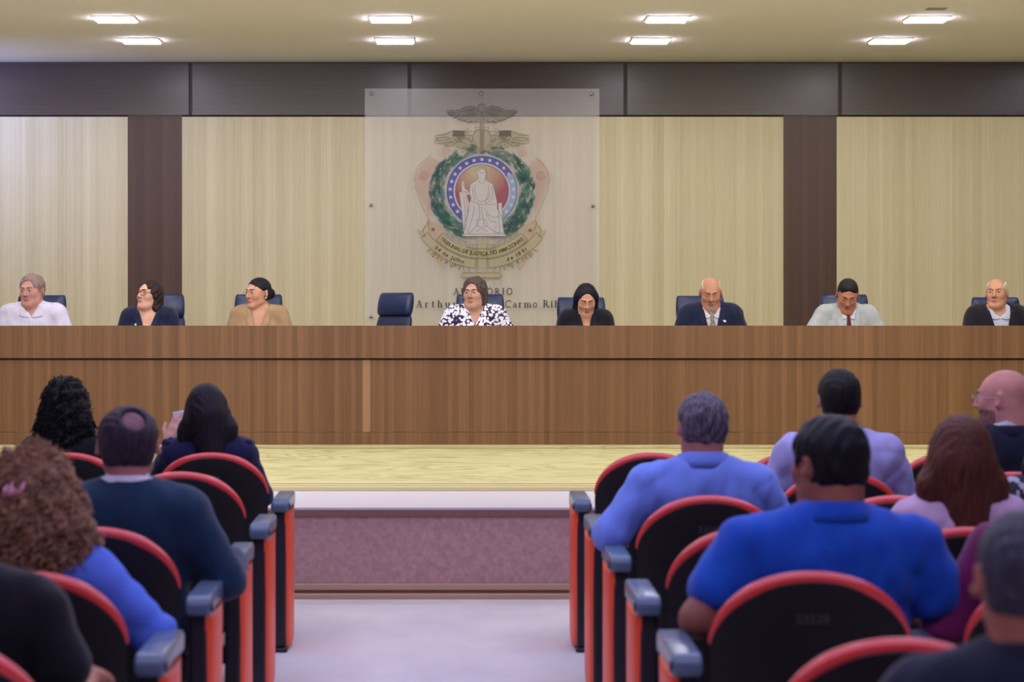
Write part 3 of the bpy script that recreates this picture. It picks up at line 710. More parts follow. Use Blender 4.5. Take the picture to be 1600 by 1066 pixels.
# ------------------------------------------------------------------ people
def skin(name, c):
    m = mat(name, c, .55, spec=.35, bump=((90, 90, 90), .12, .003), var=((14, 14, 14), tuple(int(x*.9) for x in c), .35, .75))
    m.node_tree.nodes['Principled BSDF'].inputs['Subsurface Weight'].default_value = .08
    m.node_tree.nodes['Principled BSDF'].inputs['Subsurface Radius'].default_value = (.012, .005, .003)
    return m
def hairm(name, c, c2=None, curly=False, rough=.42, st=1.0):
    sc = (70, 70, 60) if curly else (230, 230, 14)
    return mat(name, c, rough+.12, spec=.22, bump=(sc, st, .006 if curly else .003), var=((60, 60, 50) if curly else (160, 160, 8), c2 or tuple(min(255, int(x*1.5)+8) for x in c), .35, .7))
def cloth(name, c, c2=None, rough=.85, sc=(500, 500, 500), st=.3):
    return mat(name, c, rough, spec=.2, sheen=.15, bump=(sc, st, .002), var=((9, 9, 9), c2 or tuple(int(x*.86) for x in c), .3, .8))
M_EYEW = mat('eye_white', (200, 190, 185), .25); M_IRIS = mat('eye_iris', (30, 18, 12), .2)
M_GOLD = mat('gold', (212, 170, 96), .3, .9); M_PEARL = mat('pearl', (236, 230, 220), .25)

def head_prims(P):
    fw = P.get('face_w', 1.0); fat = P.get('fat', 0.0); fem = P.get('fem', 0); age = P.get('age', 0)
    H = [pe((0, .018, .034), (.074*fw, .094, .082), k=.02),
         pe((0, -.012, .005), (.068*fw, .078, .082), k=.03),
         pe((0, -.034, -.048), ((.052+.010*fat)*fw, .056, .066), k=.035),
         pc((-.045*fw, .0, -.062), (-.018, -.062, -.098), .023+.006*fat, .018, .03), pc((.045*fw, .0, -.062), (.018, -.062, -.098), .023+.006*fat, .018, .03),
         pc((-.009, -.074, -.101), (.009, -.074, -.101), .017, None, .022),
         pe((-.040*fw, -.060, -.022), (.023, .022, .024), k=.02), pe((.040*fw, -.060, -.022), (.023, .022, .024), k=.02)]
    if fat: H += [pc((-.02, -.035, -.100), (.02, -.035, -.100), .026+.012*fat, None, .04)]
    H += [pc((-.034, -.082, .029), (-.010, -.090, .027), .008, None, .016), pc((.034, -.082, .029), (.010, -.090, .027), .008, None, .016),
          pe((-.0315, -.0985, .008), (.017, .017, .0125), k=.016, sign=-1), pe((.0315, -.0985, .008), (.017, .017, .0125), k=.016, sign=-1),
          pc((-.0305, -.0745, .008), (-.0325, -.0742, .008), .0165, None, .004), pc((.0305, -.0745, .008), (.0325, -.0742, .008), .0165, None, .004),
          pc((0, -.088, .020), (0, -.113, -.026), .0075, .0110 if fem else .0125, .010),
          pc((-.0125, -.100, -.030), (-.011, -.098, -.031), .0085, None, .008), pc((.0125, -.100, -.030), (.011, -.098, -.031), .0085, None, .008),
          pc((-.018, -.0865, -.0605), (.018, -.0865, -.0605), .0060, None, .008), pe((0, -.0905, -.0595), (.019, .0085, .0045), k=.005),
          pe((0, -.0885, -.0700), (.0165, .0090, .0052), k=.005),
          pe((0, -.1015, -.0645), (.019, .007, .0014), k=.0025, sign=-1)]
    for s in (-1, 1):
        Re = np.array(Matrix.Rotation(math.radians(s*36), 3, 'Z')@Matrix.Rotation(math.radians(-14), 3, 'X'), dtype=np.float32)
        H += [pe((s*.083*fw, .020, -.002), (.0075, .021, .032), Re, .008), pe((s*.093*fw, .012, .001), (.006, .010, .018), Re, .004, -1)]
    H += [pc((0, .030, -.03), (0, .034, -.12), (.047 if fem else .054)*P.get('neck_w', 1.0), (.044 if fem else .052)*P.get('neck_w', 1.0), .025)]
    return H
FACECUT = lambda hl=0.0, wd=0.0: [pe((0, -.118, -.030+hl), (.072+wd, .078, .102), k=.008, sign=-1)]
def below(z0, slope=0.0, k=.01):
    return ('f', lambda X, Y, Z: (Z-z0)+slope*Y, None, None, k, -1)
def hair_prims(st, P):
    fw = P.get('face_w', 1.0); t = P.get('hair_t', .008)
    cap = [pe((0, .020, .036), ((.076*fw+t), .096+t, .083+t*1.1), k=.02), pe((0, .040, -.018), (.069*fw+t*.7, .062+t, .075), k=.03)]
    ears = [pe((s*(.018+.076*fw), .014, -.012), (.030, .034, .040), k=.008, sign=-1) for s in (-1, 1)]
    hl = P.get('hairline', 0.0)
    if st == 'short': return cap+FACECUT(hl)+ears+[below(-.060, 0)]
    if st == 'tall':
        return cap+[pe((0, .0, .085), (.060, .075, .044), k=.03)]+FACECUT(hl)+ears+[below(-.075, 0)]
    if st == 'balding':
        return cap+FACECUT(.03, .004)+ears+[below(-.066, 0), pe((-.022, .092, .098), (.040, .046, .046), k=.012, sign=-1), pe((0, -.05, .12), (.05, .06, .05), k=.014, sign=-1)]
    if st == 'fringe':
        return cap+FACECUT(.05, .004)+ears+[below(-.072, 0), pe((0, -.02, .11), (.068, .115, .075), k=.012, sign=-1)]
    if st == 'bun':
        return cap+FACECUT(.012)+ears+[below(-.055, 0), pe((.01, .125, -.002), (.040, .036, .044), k=.012)]
    if st == 'bob':
        return cap+[pe((s*.066, .018, -.035), (.030, .052, .080), k=.03) for s in (-1, 1)]+[pe((0, .065, -.05), (.078, .045, .085), k=.03)]+[pe((0, -.122, -.030+hl), (.066, .085, .094), k=.008, sign=-1), below(-.135, 0)]
    return []
def person(label, loc, rz, P, name='person', group=None):
    sc = P.get('scale', 1.0); w = P.get('w', 1.0); fem = P.get('fem', 0); lean = P.get('lean', .02); sway = P.get('sway', 0.0); b = P.get('belly', 1.0)
    root = empty(name, loc, rz); root.scale = (sc, sc, sc)
    tag(root, label, 'person', group)
    def tx(z): return sway*max(0, z-.5)/.5
    def ty(z): return -lean*max(0, z-.5)/.5
    def q(x, y, z): return (x+tx(z), y+ty(z), z)
    nz = P.get('neck', 0.0)
    sh = P.get('shrug', 0.0); cl = P.get('collar_drop', 0.0)
    torso = [pe(q(0, 0, .53), (.175*w, .125*b, .12), k=.05), pe(q(0, -.01*b, .67), (.152*w, .112*b, .15), k=.06),
             pe(q(0, 0, .83), (.162*w, .112, .165), k=.06), pc(q(-.140*w, .01, .955+sh), q(.140*w, .01, .955+sh), .052, None, .05),
             pc(q(0, .026, 1.012+nz+cl), q(-.130*w, .014, .972+sh), .036 if fem else .042, .038, .04), pc(q(0, .026, 1.012+nz+cl), q(.130*w, .014, .972+sh), .036 if fem else .042, .038, .04)]
    if fem: torso += [pe(q(-.072, -.088, .82), (.062, .055, .066), k=.04), pe(q(.072, -.088, .82), (.062, .055, .066), k=.04)]
    nr = (.041 if fem else .051)*P.get('neck_w', 1.0)
    J = np.array(q(0, .022, 1.035+nz), np.float32)
    R = rot(P.get('yaw', 0), P.get('pitch', 0), P.get('roll', 0))
    hs = P.get('head_scale', 1.0)
    T = J+R@vec(0, -.018, .095)
    R = R*1.0
    neck = [pc(q(0, .03, .93), tuple(J+R@vec(0, .012, .045)), nr*1.12, nr, .035)]
    head = xform(head_prims(P), R, T)
    armd = P.get('arms', {})
    torso += [pe(q(0, .035, .885), (.165*w, .075, .105), k=.05)]
    arms = []; hands = []; sleeves = []; cuts = P.get('sleeve', 'long')
    for s, nm in ((-1, 'R'), (1, 'L')):
        A = armd.get(nm, {})
        sho = np.array(q(s*.170*w, .012, .950+sh), np.float32)
        elb = np.array(A.get('elbow', (s*.245*w, -.06-lean*.4, .70)), np.float32); wri = np.array(A.get('wrist', (s*.13, -.29-lean*.3, .765)), np.float32)
        up = [pc(sho, elb, .050*P.get('arm_w', 1.0), .041*P.get('arm_w', 1.0), .05)]
        fo = [pc(elb, wri, .040*P.get('arm_w', 1.0), .026, .02)]
        arms += up+fo
        el2 = elb+(wri-elb)*P.get('sleeve_frac', .0); s_end = elb+(sho-elb)*.42
        sleeves += ([pc(sho, elb, .052*P.get('arm_w', 1.0), .043*P.get('arm_w', 1.0), .055), pc(elb, wri-(wri-elb)*.06, .043*P.get('arm_w', 1.0), .032, .02)] if A.get('sleeve', cuts) == 'long' else [pc(sho, s_end, .053*P.get('arm_w', 1.0), .052*P.get('arm_w', 1.0), .03)])
        # hand: palm, four fingers of two bones, thumb
        fd = (wri-elb); fd = fd/np.linalg.norm(fd)
        hd = np.array(A.get('hand_dir', fd+vec(0, 0, -.15)), np.float32); hd /= np.linalg.norm(hd)
        pn = np.array(A.get('palm', (0, 0, -1)), np.float32); pn = pn-hd*(pn@hd); pn /= np.linalg.norm(pn)   # palm normal
        sd = np.cross(hd, pn)*(1 if s > 0 else -1)                                                      # towards the thumb side
        if A.get('flip'): sd = -sd
        Rh = np.stack([sd, pn, hd], 1).astype(np.float32)
        pcn = wri+hd*.050
        hands += [pe(pcn, (.040, .015, .048), Rh, .012), pc(wri, wri+hd*.03, .025, .024, .02)]
        curl = A.get('curl', 25)
        for i, (o_, ln) in enumerate(((.027, .070), (.009, .078), (-.009, .072), (-.027, .058))):
            b0 = wri+hd*(.088-abs(o_)*.15)+sd*o_; c1 = math.radians(curl+i*3); c2 = math.radians(curl*2.1+i*5)
            d1 = hd*math.cos(c1)+pn*math.sin(c1)+sd*o_*2.2; d2 = hd*math.cos(c2)+pn*math.sin(c2)+sd*o_*1.0
            b1 = b0+d1*ln*.55; b2 = b1+d2*ln*.45
            hands += [pc(b0-hd*.02, b1, .0093, .0083, .004), pc(b1, b2, .0083, .0068, .003)]
        th = A.get('thumb', .6)
        t0 = wri+hd*.028+sd*.028; t1 = t0+hd*.030+sd*.030*th+pn*.010; t2 = t1+hd*.030+sd*.012*th+pn*.012
        hands += [pc(t0, t1, .0135, .0105, .012), pc(t1, t2, .0102, .0085, .004)]
    smk = skin(P['skin'][0], P['skin'][1])
    V, Q = sdf_mesh(head+neck+torso+arms+hands, P.get('res', .0055))
    # lips and stubble are regions of the skin, found in the head's own frame
    C = (V[Q].mean(1)-T)@R
    mi = np.zeros(len(Q), np.int32)
    lip = ((C[:, 0]/.0215)**2+((C[:, 2]+.0648)/.0100)**2 < 1) & (C[:, 1] < -.086)
    mats = [smk, mat(P['skin'][0]+'_lips', P.get('lips', tuple(int(a*b_) for a, b_ in zip(P['skin'][1], (.84, .70, .70)))), .45)]
    mi[lip] = 1
    if P.get('beard'):
        bc = P['beard']; mats.append(mat(bc[0], bc[1], .8, bump=((300, 300, 300), .8, .003), var=((90, 90, 60), bc[2], .35, .65)))
        if len(bc) > 3 and bc[3] == 'goatee':
            g = ((C[:, 0]/.031)**2+((C[:, 2]+.080)/.038)**2 < 1) & (C[:, 1] < -.055) & ~lip
        else: g = (C[:, 2] < -.040-.35*np.maximum(0, -.07-C[:, 1])*0) & (C[:, 2] > -.125) & (C[:, 1] < .0) & ~lip & (np.abs(C[:, 0])+.9*(C[:, 2]+.04)*-1 > .030)
        mi[g] = 2
    if P.get('buzz'):
        bz = P['buzz']; mats.append(mat(bz[0], bz[1], .8, bump=((300, 300, 300), .8, .003), var=((50, 50, 50), bz[2], .35, .7)))
        g = (C[:, 2] > -.035) & (((C[:, 1]+.115)/.078)**2+(C[:, 0]/.074)**2+((C[:, 2]+.03)/.100)**2 > 1) & (np.abs(C[:, 0]) < .079)
        mi[g] = len(mats)-1
    np_mesh('body', V, Q, mats, root, mi)
    # eyes
    for s in (-1, 1):
        if P.get('closed'): continue
        e = MB(); gz = P.get('gaze', 0.0)
        c0 = T+R@vec(s*.0315, -.0810, .0075); e.m = 0; e.ellipsoid((0, 0, 0), (.0122, .0122, .0068), 16, 10)
        e.m = 1; e.ellipsoid((gz, -.0085, .0003), (.0062, .0050, .0056), 12, 8)
        o = e.build('eye', [M_EYEW, M_IRIS], root); o.matrix_local = Matrix.Translation(Vector(c0.tolist()))@Matrix(R.tolist()).to_4x4()
    # eyebrows
    eb = MB(); bc = P.get('brow', P.get('hair', (0, 0, (60, 45, 40)))[2])
    for s in (-1, 1):
        pts = []
        for u in (0, .25, .5, .75, 1):
            p = vec(s*(.013+.034*u), -.14, .0275+.006*math.sin(u*2.2)-.003*u)
            for _ in range(40):
                d = field_at(head, (T+R@p)[None, :])[0]
                if d < .0008: break
                p = p+vec(0, d*.6, 0)
            pts.append((T+R@p).tolist())
        eb.tube(pts, [.0022, .0032, .0032, .0026, .0012], 6, sx=1.3)
    eb.build('eyebrows', mat('brow_%d_%d_%d' % tuple(bc), bc, .8), root)
    # hair
    if P.get('hair') and P['hair'][0] != 'none':
        st, hm, hc = P['hair'][:3]; hp = xform(hair_prims(st, P), R, T) if st in ('short', 'tall', 'balding', 'fringe', 'bun', 'bob') else []
        no = P.get('hair_noise', sines(.0022, 260, 260, 40, 3))
        if st == 'long' or st == 'curly':
            t = P.get('hair_t', .012); L = P.get('hair_len', .30); vw = P.get('hair_w', 1.0)
            hp = xform([pe((0, .020, .036), (.077+t, .097+t, .084+t), k=.02), pe((0, .05, -.03), (.080+t, .062+t, .090), k=.03)], R, T)
            N0 = T+vec(0, .0, 0)
            for s in (-1, 1):
                a_ = T+R@vec(s*.062, .008, .02); m_ = T+R@vec(s*.082*vw, .03, -.10)+vec(0, 0, -.0); e_ = np.array([m_[0]+s*.02*vw, m_[1]+P.get('hair_front', .02), T[2]-L], np.float32)
                hp += [pc(a_, m_, .036, .036*vw, .04), pc(m_, e_, .036*vw, .026*vw, .04)]
            hp += [pc(T+R@vec(0, .065, -.04), np.array([T[0]+P.get('hair_sway', 0), T[1]+.085, T[2]-L+.02], np.float32), .070*vw, .060*vw, .05)]
            if P.get('hair_big'):
                g = P['hair_big']; hp += [pe(T+R@vec(0, .03, -.01)+vec(*g[0]), g[1], k=.05)]
            hl = P.get('hairline', 0.0)
            hp += xform([pe((0, -.118, -.030+hl), (.062, .080, .098), k=.008, sign=-1), pe((0, -.13, -.12), (.050, .085, .10), k=.01, sign=-1)], R, T)
            if P.get('part'): hp += xform([pc((P['part'], -.10, .098), (P['part'], .02, .137), .006, .003, .008)[:6]+(-1,)], R, T)
        V2, Q2 = sdf_mesh(hp, P.get('hair_res', .005), 0, no)
        ho = np_mesh('hair', V2, Q2, hm, root, relax=1 if st != 'curly' else 0)
        if P.get('strands'):
            nst, ln_, rad, am = P['strands']; rs = random.Random(7); mb = MB()
            nrm = np.cross(V2[Q2[:, 2]]-V2[Q2[:, 0]], V2[Q2[:, 3]]-V2[Q2[:, 1]]); nrm /= np.linalg.norm(nrm, axis=1)[:, None]+1e-9
            ctr = V2[Q2].mean(1)
            for i in rs.sample(range(len(Q2)), min(nst, len(Q2))):
                c0 = Vector(ctr[i].tolist()); nn = Vector(nrm[i].tolist())
                dn = (Vector((rs.uniform(-.5, .5), rs.uniform(-.5, .5), -1))+nn*rs.uniform(.0, .5)).normalized(); u_ = nn.cross(dn).normalized(); ph = rs.uniform(0, 6); L_ = ln_*rs.uniform(.5, 1.2)
                pts = [c0-nn*.004+dn*(L_*j/11-L_*.3)+(u_*math.cos(ph+j*1.05)+nn*math.sin(ph+j*1.05))*am*rs.uniform(.7, 1.2)+nn*am*.6*math.sin(j/11*PI) for j in range(12)]
                mb.tube(pts, rad, 4, False)
            mb.build('curls', hm, ho)
    # clothes
    C_ = P['top']; off = C_.get('off', .014); mt = C_['mat']
    zt = 1.0+nz; cw, cz, cwid = C_.get('neck_r', .066), C_.get('v_z', None), C_.get('v_w', .06)
    def cut_neck(r, z0, fr=0.0): return pc(q(0, -.034-fr, z0+.022+nz), q(0, -.06-fr, z0+.16+nz), r*.82, r*1.1, .008)[:6]+(-1,)
    def cut_v(zv, wv, y0=-.01):
        def f(X, Y, Z):
            t_ = (Z-zv)/max(.01, (1.0+nz-zv)); xx = X-tx(.9)
            return np.maximum(np.maximum(np.abs(xx)-wv*t_, (Y-(y0+ty(.9)))), Z-1.15)*.8
        return ('f', f, None, None, .004, -1)
    if C_.get('under'):
        U = C_['under']; up = torso+neck[:1]+[cut_neck(U.get('neck_r', .060), U.get('nz', .985), .01)]
        if U.get('v_z'): up.append(cut_v(U['v_z'], U.get('v_w', .04)))
        V3, Q3 = sdf_mesh(up, .007, .0085); np_mesh(U.get('name', 'shirt'), V3, Q3, U['mat'], root)
    nape = [pc(q(0, .034, .93), q(0, .036, .970+nz+cl), nr*1.16, nr*1.10, .04)]
    cp = torso+nape+sleeves+[cut_neck(cw, C_.get('nz', .985), C_.get('fr', 0.0))]
    if cz: cp.append(cut_v(cz, cwid))
    wr = C_.get('wrinkle', .0035); sd_ = P.get('seed', 1)
    n1 = sines(wr*.6, 22, 18, 42, sd_, 6); n2 = sines(wr*.5, 70, 50, 30, sd_+5, 5)
    ca_ = C_.get('crease', wr*1.1); sx_ = (sd_ % 7)*.9
    crease = lambda X, Y, Z: ca_*.6*np.clip(.5+1.2*np.sin(9*X+5*Z+sd_)*np.sin(11*Z-4*X+sd_*2), 0, 1)*((1-np.abs(np.sin(13*(Z*1.1-.9*X)+1.6*np.sin(7*X+sx_)+sx_)))**4+(1-np.abs(np.sin(15*(Z+1.0*X)+1.4*np.sin(8*Z+sx_)+1.7)))**4)
    V4, Q4 = sdf_mesh(cp, C_.get('res', .0075), off, lambda X, Y, Z: n1(X, Y, Z)+n2(X, Y, Z)+crease(X, Y, Z))
    np_mesh(C_.get('name', 'shirt'), V4, Q4, mt, root)
    base = torso+sleeves
    def front(x, z, o, back=False):
        p = np.array([[x, (.45 if back else -.45), z]], np.float32)
        for _ in range(50):
            d = field_at(base, p, o)[0]
            if d < .0006: break
            p[0, 1] += (-d if back else d)*.8
        return p[0].tolist()
    def decal(A, B, o, m_, nm, nu=14, nv=5, back=False, th=.002, lab=None):
        def res(L, n):
            L = [Vector(p) for p in L]; ls = [0]
            for a_, b_ in zip(L[:-1], L[1:]): ls.append(ls[-1]+(b_-a_).length)
            out = []
            for i in range(n):
                t_ = ls[-1]*i/(n-1); k_ = 0
                while k_ < len(L)-2 and ls[k_+1] < t_: k_ += 1
                out.append(L[k_].lerp(L[k_+1], min(1, (t_-ls[k_])/max(1e-6, ls[k_+1]-ls[k_]))))
            return out
        a_, b_ = res(A, nu), res(B, nu); vs = []
        for i in range(nu):
            for j in range(nv):
                p = a_[i].lerp(b_[i], j/(nv-1)); vs.append(front(p[0]+tx(p[1]), p[1], o, back))
        mb = MB(); mb.smooth = True
        mb.add(vs, [(i*nv+j, i*nv+j+1, (i+1)*nv+j+1, (i+1)*nv+j) for i in range(nu-1) for j in range(nv-1)])
        o_ = mb.build(nm, m_, root); so = o_.modifiers.new('thickness', 'SOLIDIFY'); so.thickness = th; so.offset = 0
        if lab: o_['label'] = lab
        return o_
    def collar(m_, r=.064, h=.034, z=1.034, open_=28, flare=.012, o=0.0, nm='collar', tilt=.32, points=.03, ring=False):
        mb = MB(); mb.smooth = True; n = 40; vs = []; r = max(r, nr*1.16+.014)
        A = range(n+1)
        for i in A:
            t_ = math.radians(-90+open_+(360-2*open_)*i/n) if not ring else 2*PI*i/n
            u = 1 if ring else 0
            c_, s_ = math.cos(t_), math.sin(t_)
            front_ = max(0, -s_); ed = max(0, 1-min(i, n-i)/5.0)*(0 if ring else 1)
            for (rr, zz) in ((r-.004, -.016), (r-.006, h*.55), (r-.004, h), (r+.006, h-.002), (r+flare, h*.3), (r+flare*1.6, -.008-points*ed)):
                vs.append(q(rr*c_*(1+.03), .018+rr*1.02*s_-(.012+points*.25)*ed*(zz < .01)*0, z+nz+cl*1.1+zz-(.048)*(.5-.5*s_)**1.4-.004))
        mb.add(vs, [(i*6+j, (i+1)*6+j, (i+1)*6+j+1, i*6+j+1) for i in range(n) for j in range(5)])
        o_ = mb.build(nm, m_, root); so = o_.modifiers.new('thickness', 'SOLIDIFY'); so.thickness = .0025; so.offset = 0
        return o_
    # trousers and shoes
    M_T = P.get('trousers', cloth('dark_trouser_cloth', (30, 30, 40)))
    L = []; 
    for s in (-1, 1): L += [pc((s*.09, -.02, .53), (s*.12, -.42, .50), .078*w, .058, .04), pc((s*.12, -.42, .50), (s*.12, -.40, .12), .056, .042, .03)]
    if P.get('legs', True):
        V5, Q5 = sdf_mesh([pe((0, .0, .53), (.172*w, .125*b, .10), k=.05)]+L, .014, .016); np_mesh('trousers', V5, Q5, M_T, root)
        for s in (-1, 1):
            V6, Q6 = sdf_mesh([pc((s*.12, -.385, .045), (s*.12, -.55, .035), .040, .034, .02), pc((s*.12, -.39, .06), (s*.12, -.40, .12), .04, .038, .02)], .011, 0, zmin=-.012)
            V6[:, 2] = np.maximum(V6[:, 2], .001); np_mesh('shoe', V6, Q6, mat('shoe_black', (18, 16, 16), .35), root)
    def H(x, y, z): return (T+R@vec(x, y, z)).tolist()
    def glasses(m_, r=.021, rr=.0013, half=False, sx=1.15, lens=True):
        mb = MB(); yy = -.106
        for s in (-1, 1):
            pts = [H(s*.033+r*sx*math.cos(a), yy+.004*abs(math.cos(a)), .004+r*.82*math.sin(a)) for a in [2*PI*k/20 for k in range(21)]]
            mb.tube(pts, rr, 6, False)
            mb.tube([H(s*(.033+r*sx), yy+.004, .008), H(s*.074, yy+.012, .010), H(s*.081, -.04, .008), H(s*.084, .015, .006), H(s*.084, .035, -.012)], rr, 6)
        mb.tube([H(-.033+r*sx, yy, .008), H(0, yy-.004, .012), H(.033-r*sx, yy, .008)], rr, 6)
        return mb.build('glasses', m_, root)
    return dict(root=root, decal=decal, collar=collar, q=q, H=H, glasses=glasses, front=front, T=T, R=R, tx=tx, nz=nz)

def lapels(r, m_, zv, wv, o=.026, wid=.042, notch=.012, zt=.998, seam=None):
    """two lapels along the V of a jacket"""
    nz = r['nz']; zt += nz
    for s in (-1, 1):
        A = [(s*(wv*.98), zt), (s*wv*.55, zv+(zt-zv)*.55), (s*.004, zv)]
        B = [(s*(wv+.018), zt+.002), (s*(wv+.020), zt-.030), (s*(wv+wid*.75), zt-.045), (s*(wv*.60+wid), zv+(zt-zv)*.48), (s*.006, zv-.004)]
        r['decal'](A, B, o, m_, 'lapel', 22, 5, th=.006)
def tie(r, m_, zt=.975, zb=.60, w=.036):
    nz = r['nz']; zt += nz
    r['decal']([(-.016, zt), (-.011, zt-.035), (-w*.6, zt-.12), (-w, zb)], [(.016, zt), (.011, zt-.035), (w*.6, zt-.12), (w, zb)], .022, m_, 'tie', 20, 5, th=.005)

def wings(r, m_, vz=.925, o=.021, w=1.0, zt=.0):
    """the two pointed halves of a shirt collar lying on the chest"""
    nz = r['nz']+zt
    for s in (-1, 1):
        r['decal']([(s*.056*w, 1.000+nz), (s*.032*w, .962+nz), (s*.003, vz+nz)], [(s*.078*w, 1.012+nz), (s*.088*w, .935+nz), (s*.040*w, .925+nz)], o, m_, 'collar_wing', 14, 5, th=.004)

# ------------------------------------------------------------------ auditorium seats (facing the stage, built facing -Y then turned)
M_SHELL = mat('seat_back_black', (16, 15, 18), .55, spec=.35, bump=((200, 200, 200), .2, .002))
M_FABRIC = mat('seat_fabric_black', (22, 20, 26), .95, spec=.1, bump=((400, 400, 400), .5, .002))
M_RED = mat('seat_rim_red', (216, 64, 62), .25, spec=.5, coat=.4)
M_ORANGE = mat('arm_cover_orange', (236, 84, 50), .4, spec=.4)
M_PAD = mat('armrest_blue_grey', (88, 106, 130), .25, spec=.5)
M_POST = mat('arm_post_black', (30, 24, 34), .45)
M_NUM = mat('seat_number_grey', (62, 64, 68), .7)
NUMS = {1: '53505', 3: '53598', 5: '53528'}
def seat_outline(n=56, s=1.0):
    pts = []
    for i in range(n):
        a = 2*PI*i/n; c_, s_ = math.cos(a), math.sin(a)
        if s_ >= 0: e = 2.05; x = .255*abs(c_)**(2/e)*(1 if c_ >= 0 else -1); z = .70+.190*abs(s_)**(2/e)
        else: e = 3.4; x = .255*abs(c_)**(2/e)*(1 if c_ >= 0 else -1)*(1-.14*abs(s_)); z = .70-.50*abs(s_)**(2/e)
        pts.append((x*s, .58+(z-.58)*s))
    return pts
def rec(z): return .02+.13*max(0, z-.42)             # slight recline of the back
def make_seat(side, num):
    r = empty('auditorium_seat', (0, 0, 0))
    n = 56
    def dome(name, m_, y0, yrim, bulge, scl, parent, sign):
        mb = MB(); mb.smooth = True; vs = []
        rings = (1.0, .985, .94, .85, .7, .5, .25)
        o0 = seat_outline(n, scl)
        for k in rings:
            for (x, z) in o0:
                X, Z = x*k, .58+(z-.58)*k
                vs.append((X, rec(Z)+y0+sign*(yrim+bulge*(1-k**6)*1.0+.012*(1-(X/.26)**2)), Z))
        vs.append((0, rec(.58)+y0+sign*(yrim+bulge+.012), .58)); c = len(vs)-1
        f = [(a*n+i, a*n+(i+1) % n, (a+1)*n+(i+1) % n, (a+1)*n+i) for a in range(len(rings)-1) for i in range(n)]
        f += [((len(rings)-1)*n+i, (len(rings)-1)*n+(i+1) % n, c) for i in range(n)]
        b0 = len(vs); vs += [(x, rec(z)+y0, z) for x, z in o0]; f += [(b0+i, b0+(i+1) % n, (i+1) % n, i) for i in range(n)]; f.append(tuple(range(b0, b0+n)))
        if sign > 0: f = [tuple(reversed(q)) for q in f]
        mb.add(vs, f, True); return mb.build(name, m_, parent)
    dome('back_shell', M_SHELL, .03, .012, .010, 1.0, r, 1)
    dome('back_cushion', M_FABRIC, .03, .020, .035, .965, r, -1)
    o = seat_outline(120, 1.0); top = [(x, z) for x, z in o if z > .715]
    top.sort(key=lambda p: -p[0]); pts = []; rr = []
    for i, (x, z) in enumerate(top):
        t = i/(len(top)-1); k = min(1, min(t, 1-t)/.3)**.8; pts.append((x*1.0, rec(z)+.036, z+.004)); rr.append(.004+.0135*k)
    MB().tube(pts, rr, 10, True, 1.25).build('back_rim', M_RED, r)
    if num:
        V, F = glyph_mesh(num, .034, .0004); mb = MB()
        mb.add([(-x, rec(.785)+.0668+(y-.0)*.13, .785+y) for x, y, _ in V], F); mb.build('seat_number', M_NUM, r)
    # seat pan with upholstery and plastic underside
    prof = [(-.46, .42), (-.44, .455), (-.36, .47), (-.1, .45), (0.0, .44), (.0, .38), (-.1, .375), (-.40, .385), (-.455, .40)]
    MB().prism(prof, 'x', -.235, .235).build('seat_cushion', M_FABRIC, r, .02, 3)
    MB().prism([(-.43, .385), (-.1, .374), (.02, .38), (.02, .33), (-.1, .30), (-.38, .345)], 'x', -.215, .215).build('seat_underside', M_SHELL, r, .015, 3)
    MB().box(-.275, .275, -.06, .02, .30, .36).build('cross_beam', M_POST, r, .008)
    ar = MB()                                   # arm post on the aisle side
    X0 = side*.305
    ar.prism([(-.22, .02), (.055, .02), (.065, .10), (.05, .64), (-.24, .64), (-.20, .3)], 'x', X0-.028, X0+.028)
    ar.box(X0-.035, X0+.035, -.24, .07, 0, .022); post = ar.build('arm_post', M_POST, r, .01, 2)
    cv = MB(); cv.smooth = True; vs = []; m = 10; zs = [.016, .03, .07, .12, .3, .5, .62, .645]
    for z in zs:
        kz = {.016: .75, .03: .9}.get(z, 1)
        for i in range(m+1):
            t = PI*i/m; vs.append((X0+side*(.022+.028*kz*math.sin(t)**.7), -.10+.150*kz*math.cos(t), z))
    cv.add(vs, [(a*(m+1)+i, a*(m+1)+i+1, (a+1)*(m+1)+i+1, (a+1)*(m+1)+i) if side < 0 else (a*(m+1)+i+1, a*(m+1)+i, (a+1)*(m+1)+i, (a+1)*(m+1)+i+1) for a in range(len(zs)-1) for i in range(m)]+[tuple(range(m+1)), tuple(range(len(zs)*(m+1)-1, (len(zs)-1)*(m+1)-1, -1))])
    cv.build('side_cover', M_ORANGE, post)
    pr = []                                      # padded armrest, rolled down at both ends
    for a in range(0, 181, 20): t = math.radians(90-a); pr.append((.075+.036*math.cos(t), .670+.032*math.sin(t)))
    pr += [(.045, .645), (-.24, .645)]
    for a in range(0, 181, 30): t = math.radians(-90-a); pr.append((-.25+.030*math.cos(t), .672+.032*math.sin(t)))
    PB = MB(); PB.smooth = True; PB.prism(pr, 'x', X0-.038+side*.006, X0+.038+side*.006).build('armrest', M_PAD, r, .014, 4)
    MB().tube([(X0-.043+side*.006, .078, .665), (X0+.043+side*.006, .078, .665)], .016, 14).build('armrest_end_ring', M_POST, r)
    return r
ROWD = {1: 8.81, 2: 7.83, 3: 6.89, 4: 5.95, 5: 5.0, 6: 4.04}
ordn = {1: 'front row', 2: 'second row', 3: 'third row', 4: 'fourth row', 5: 'fifth row', 6: 'sixth row'}
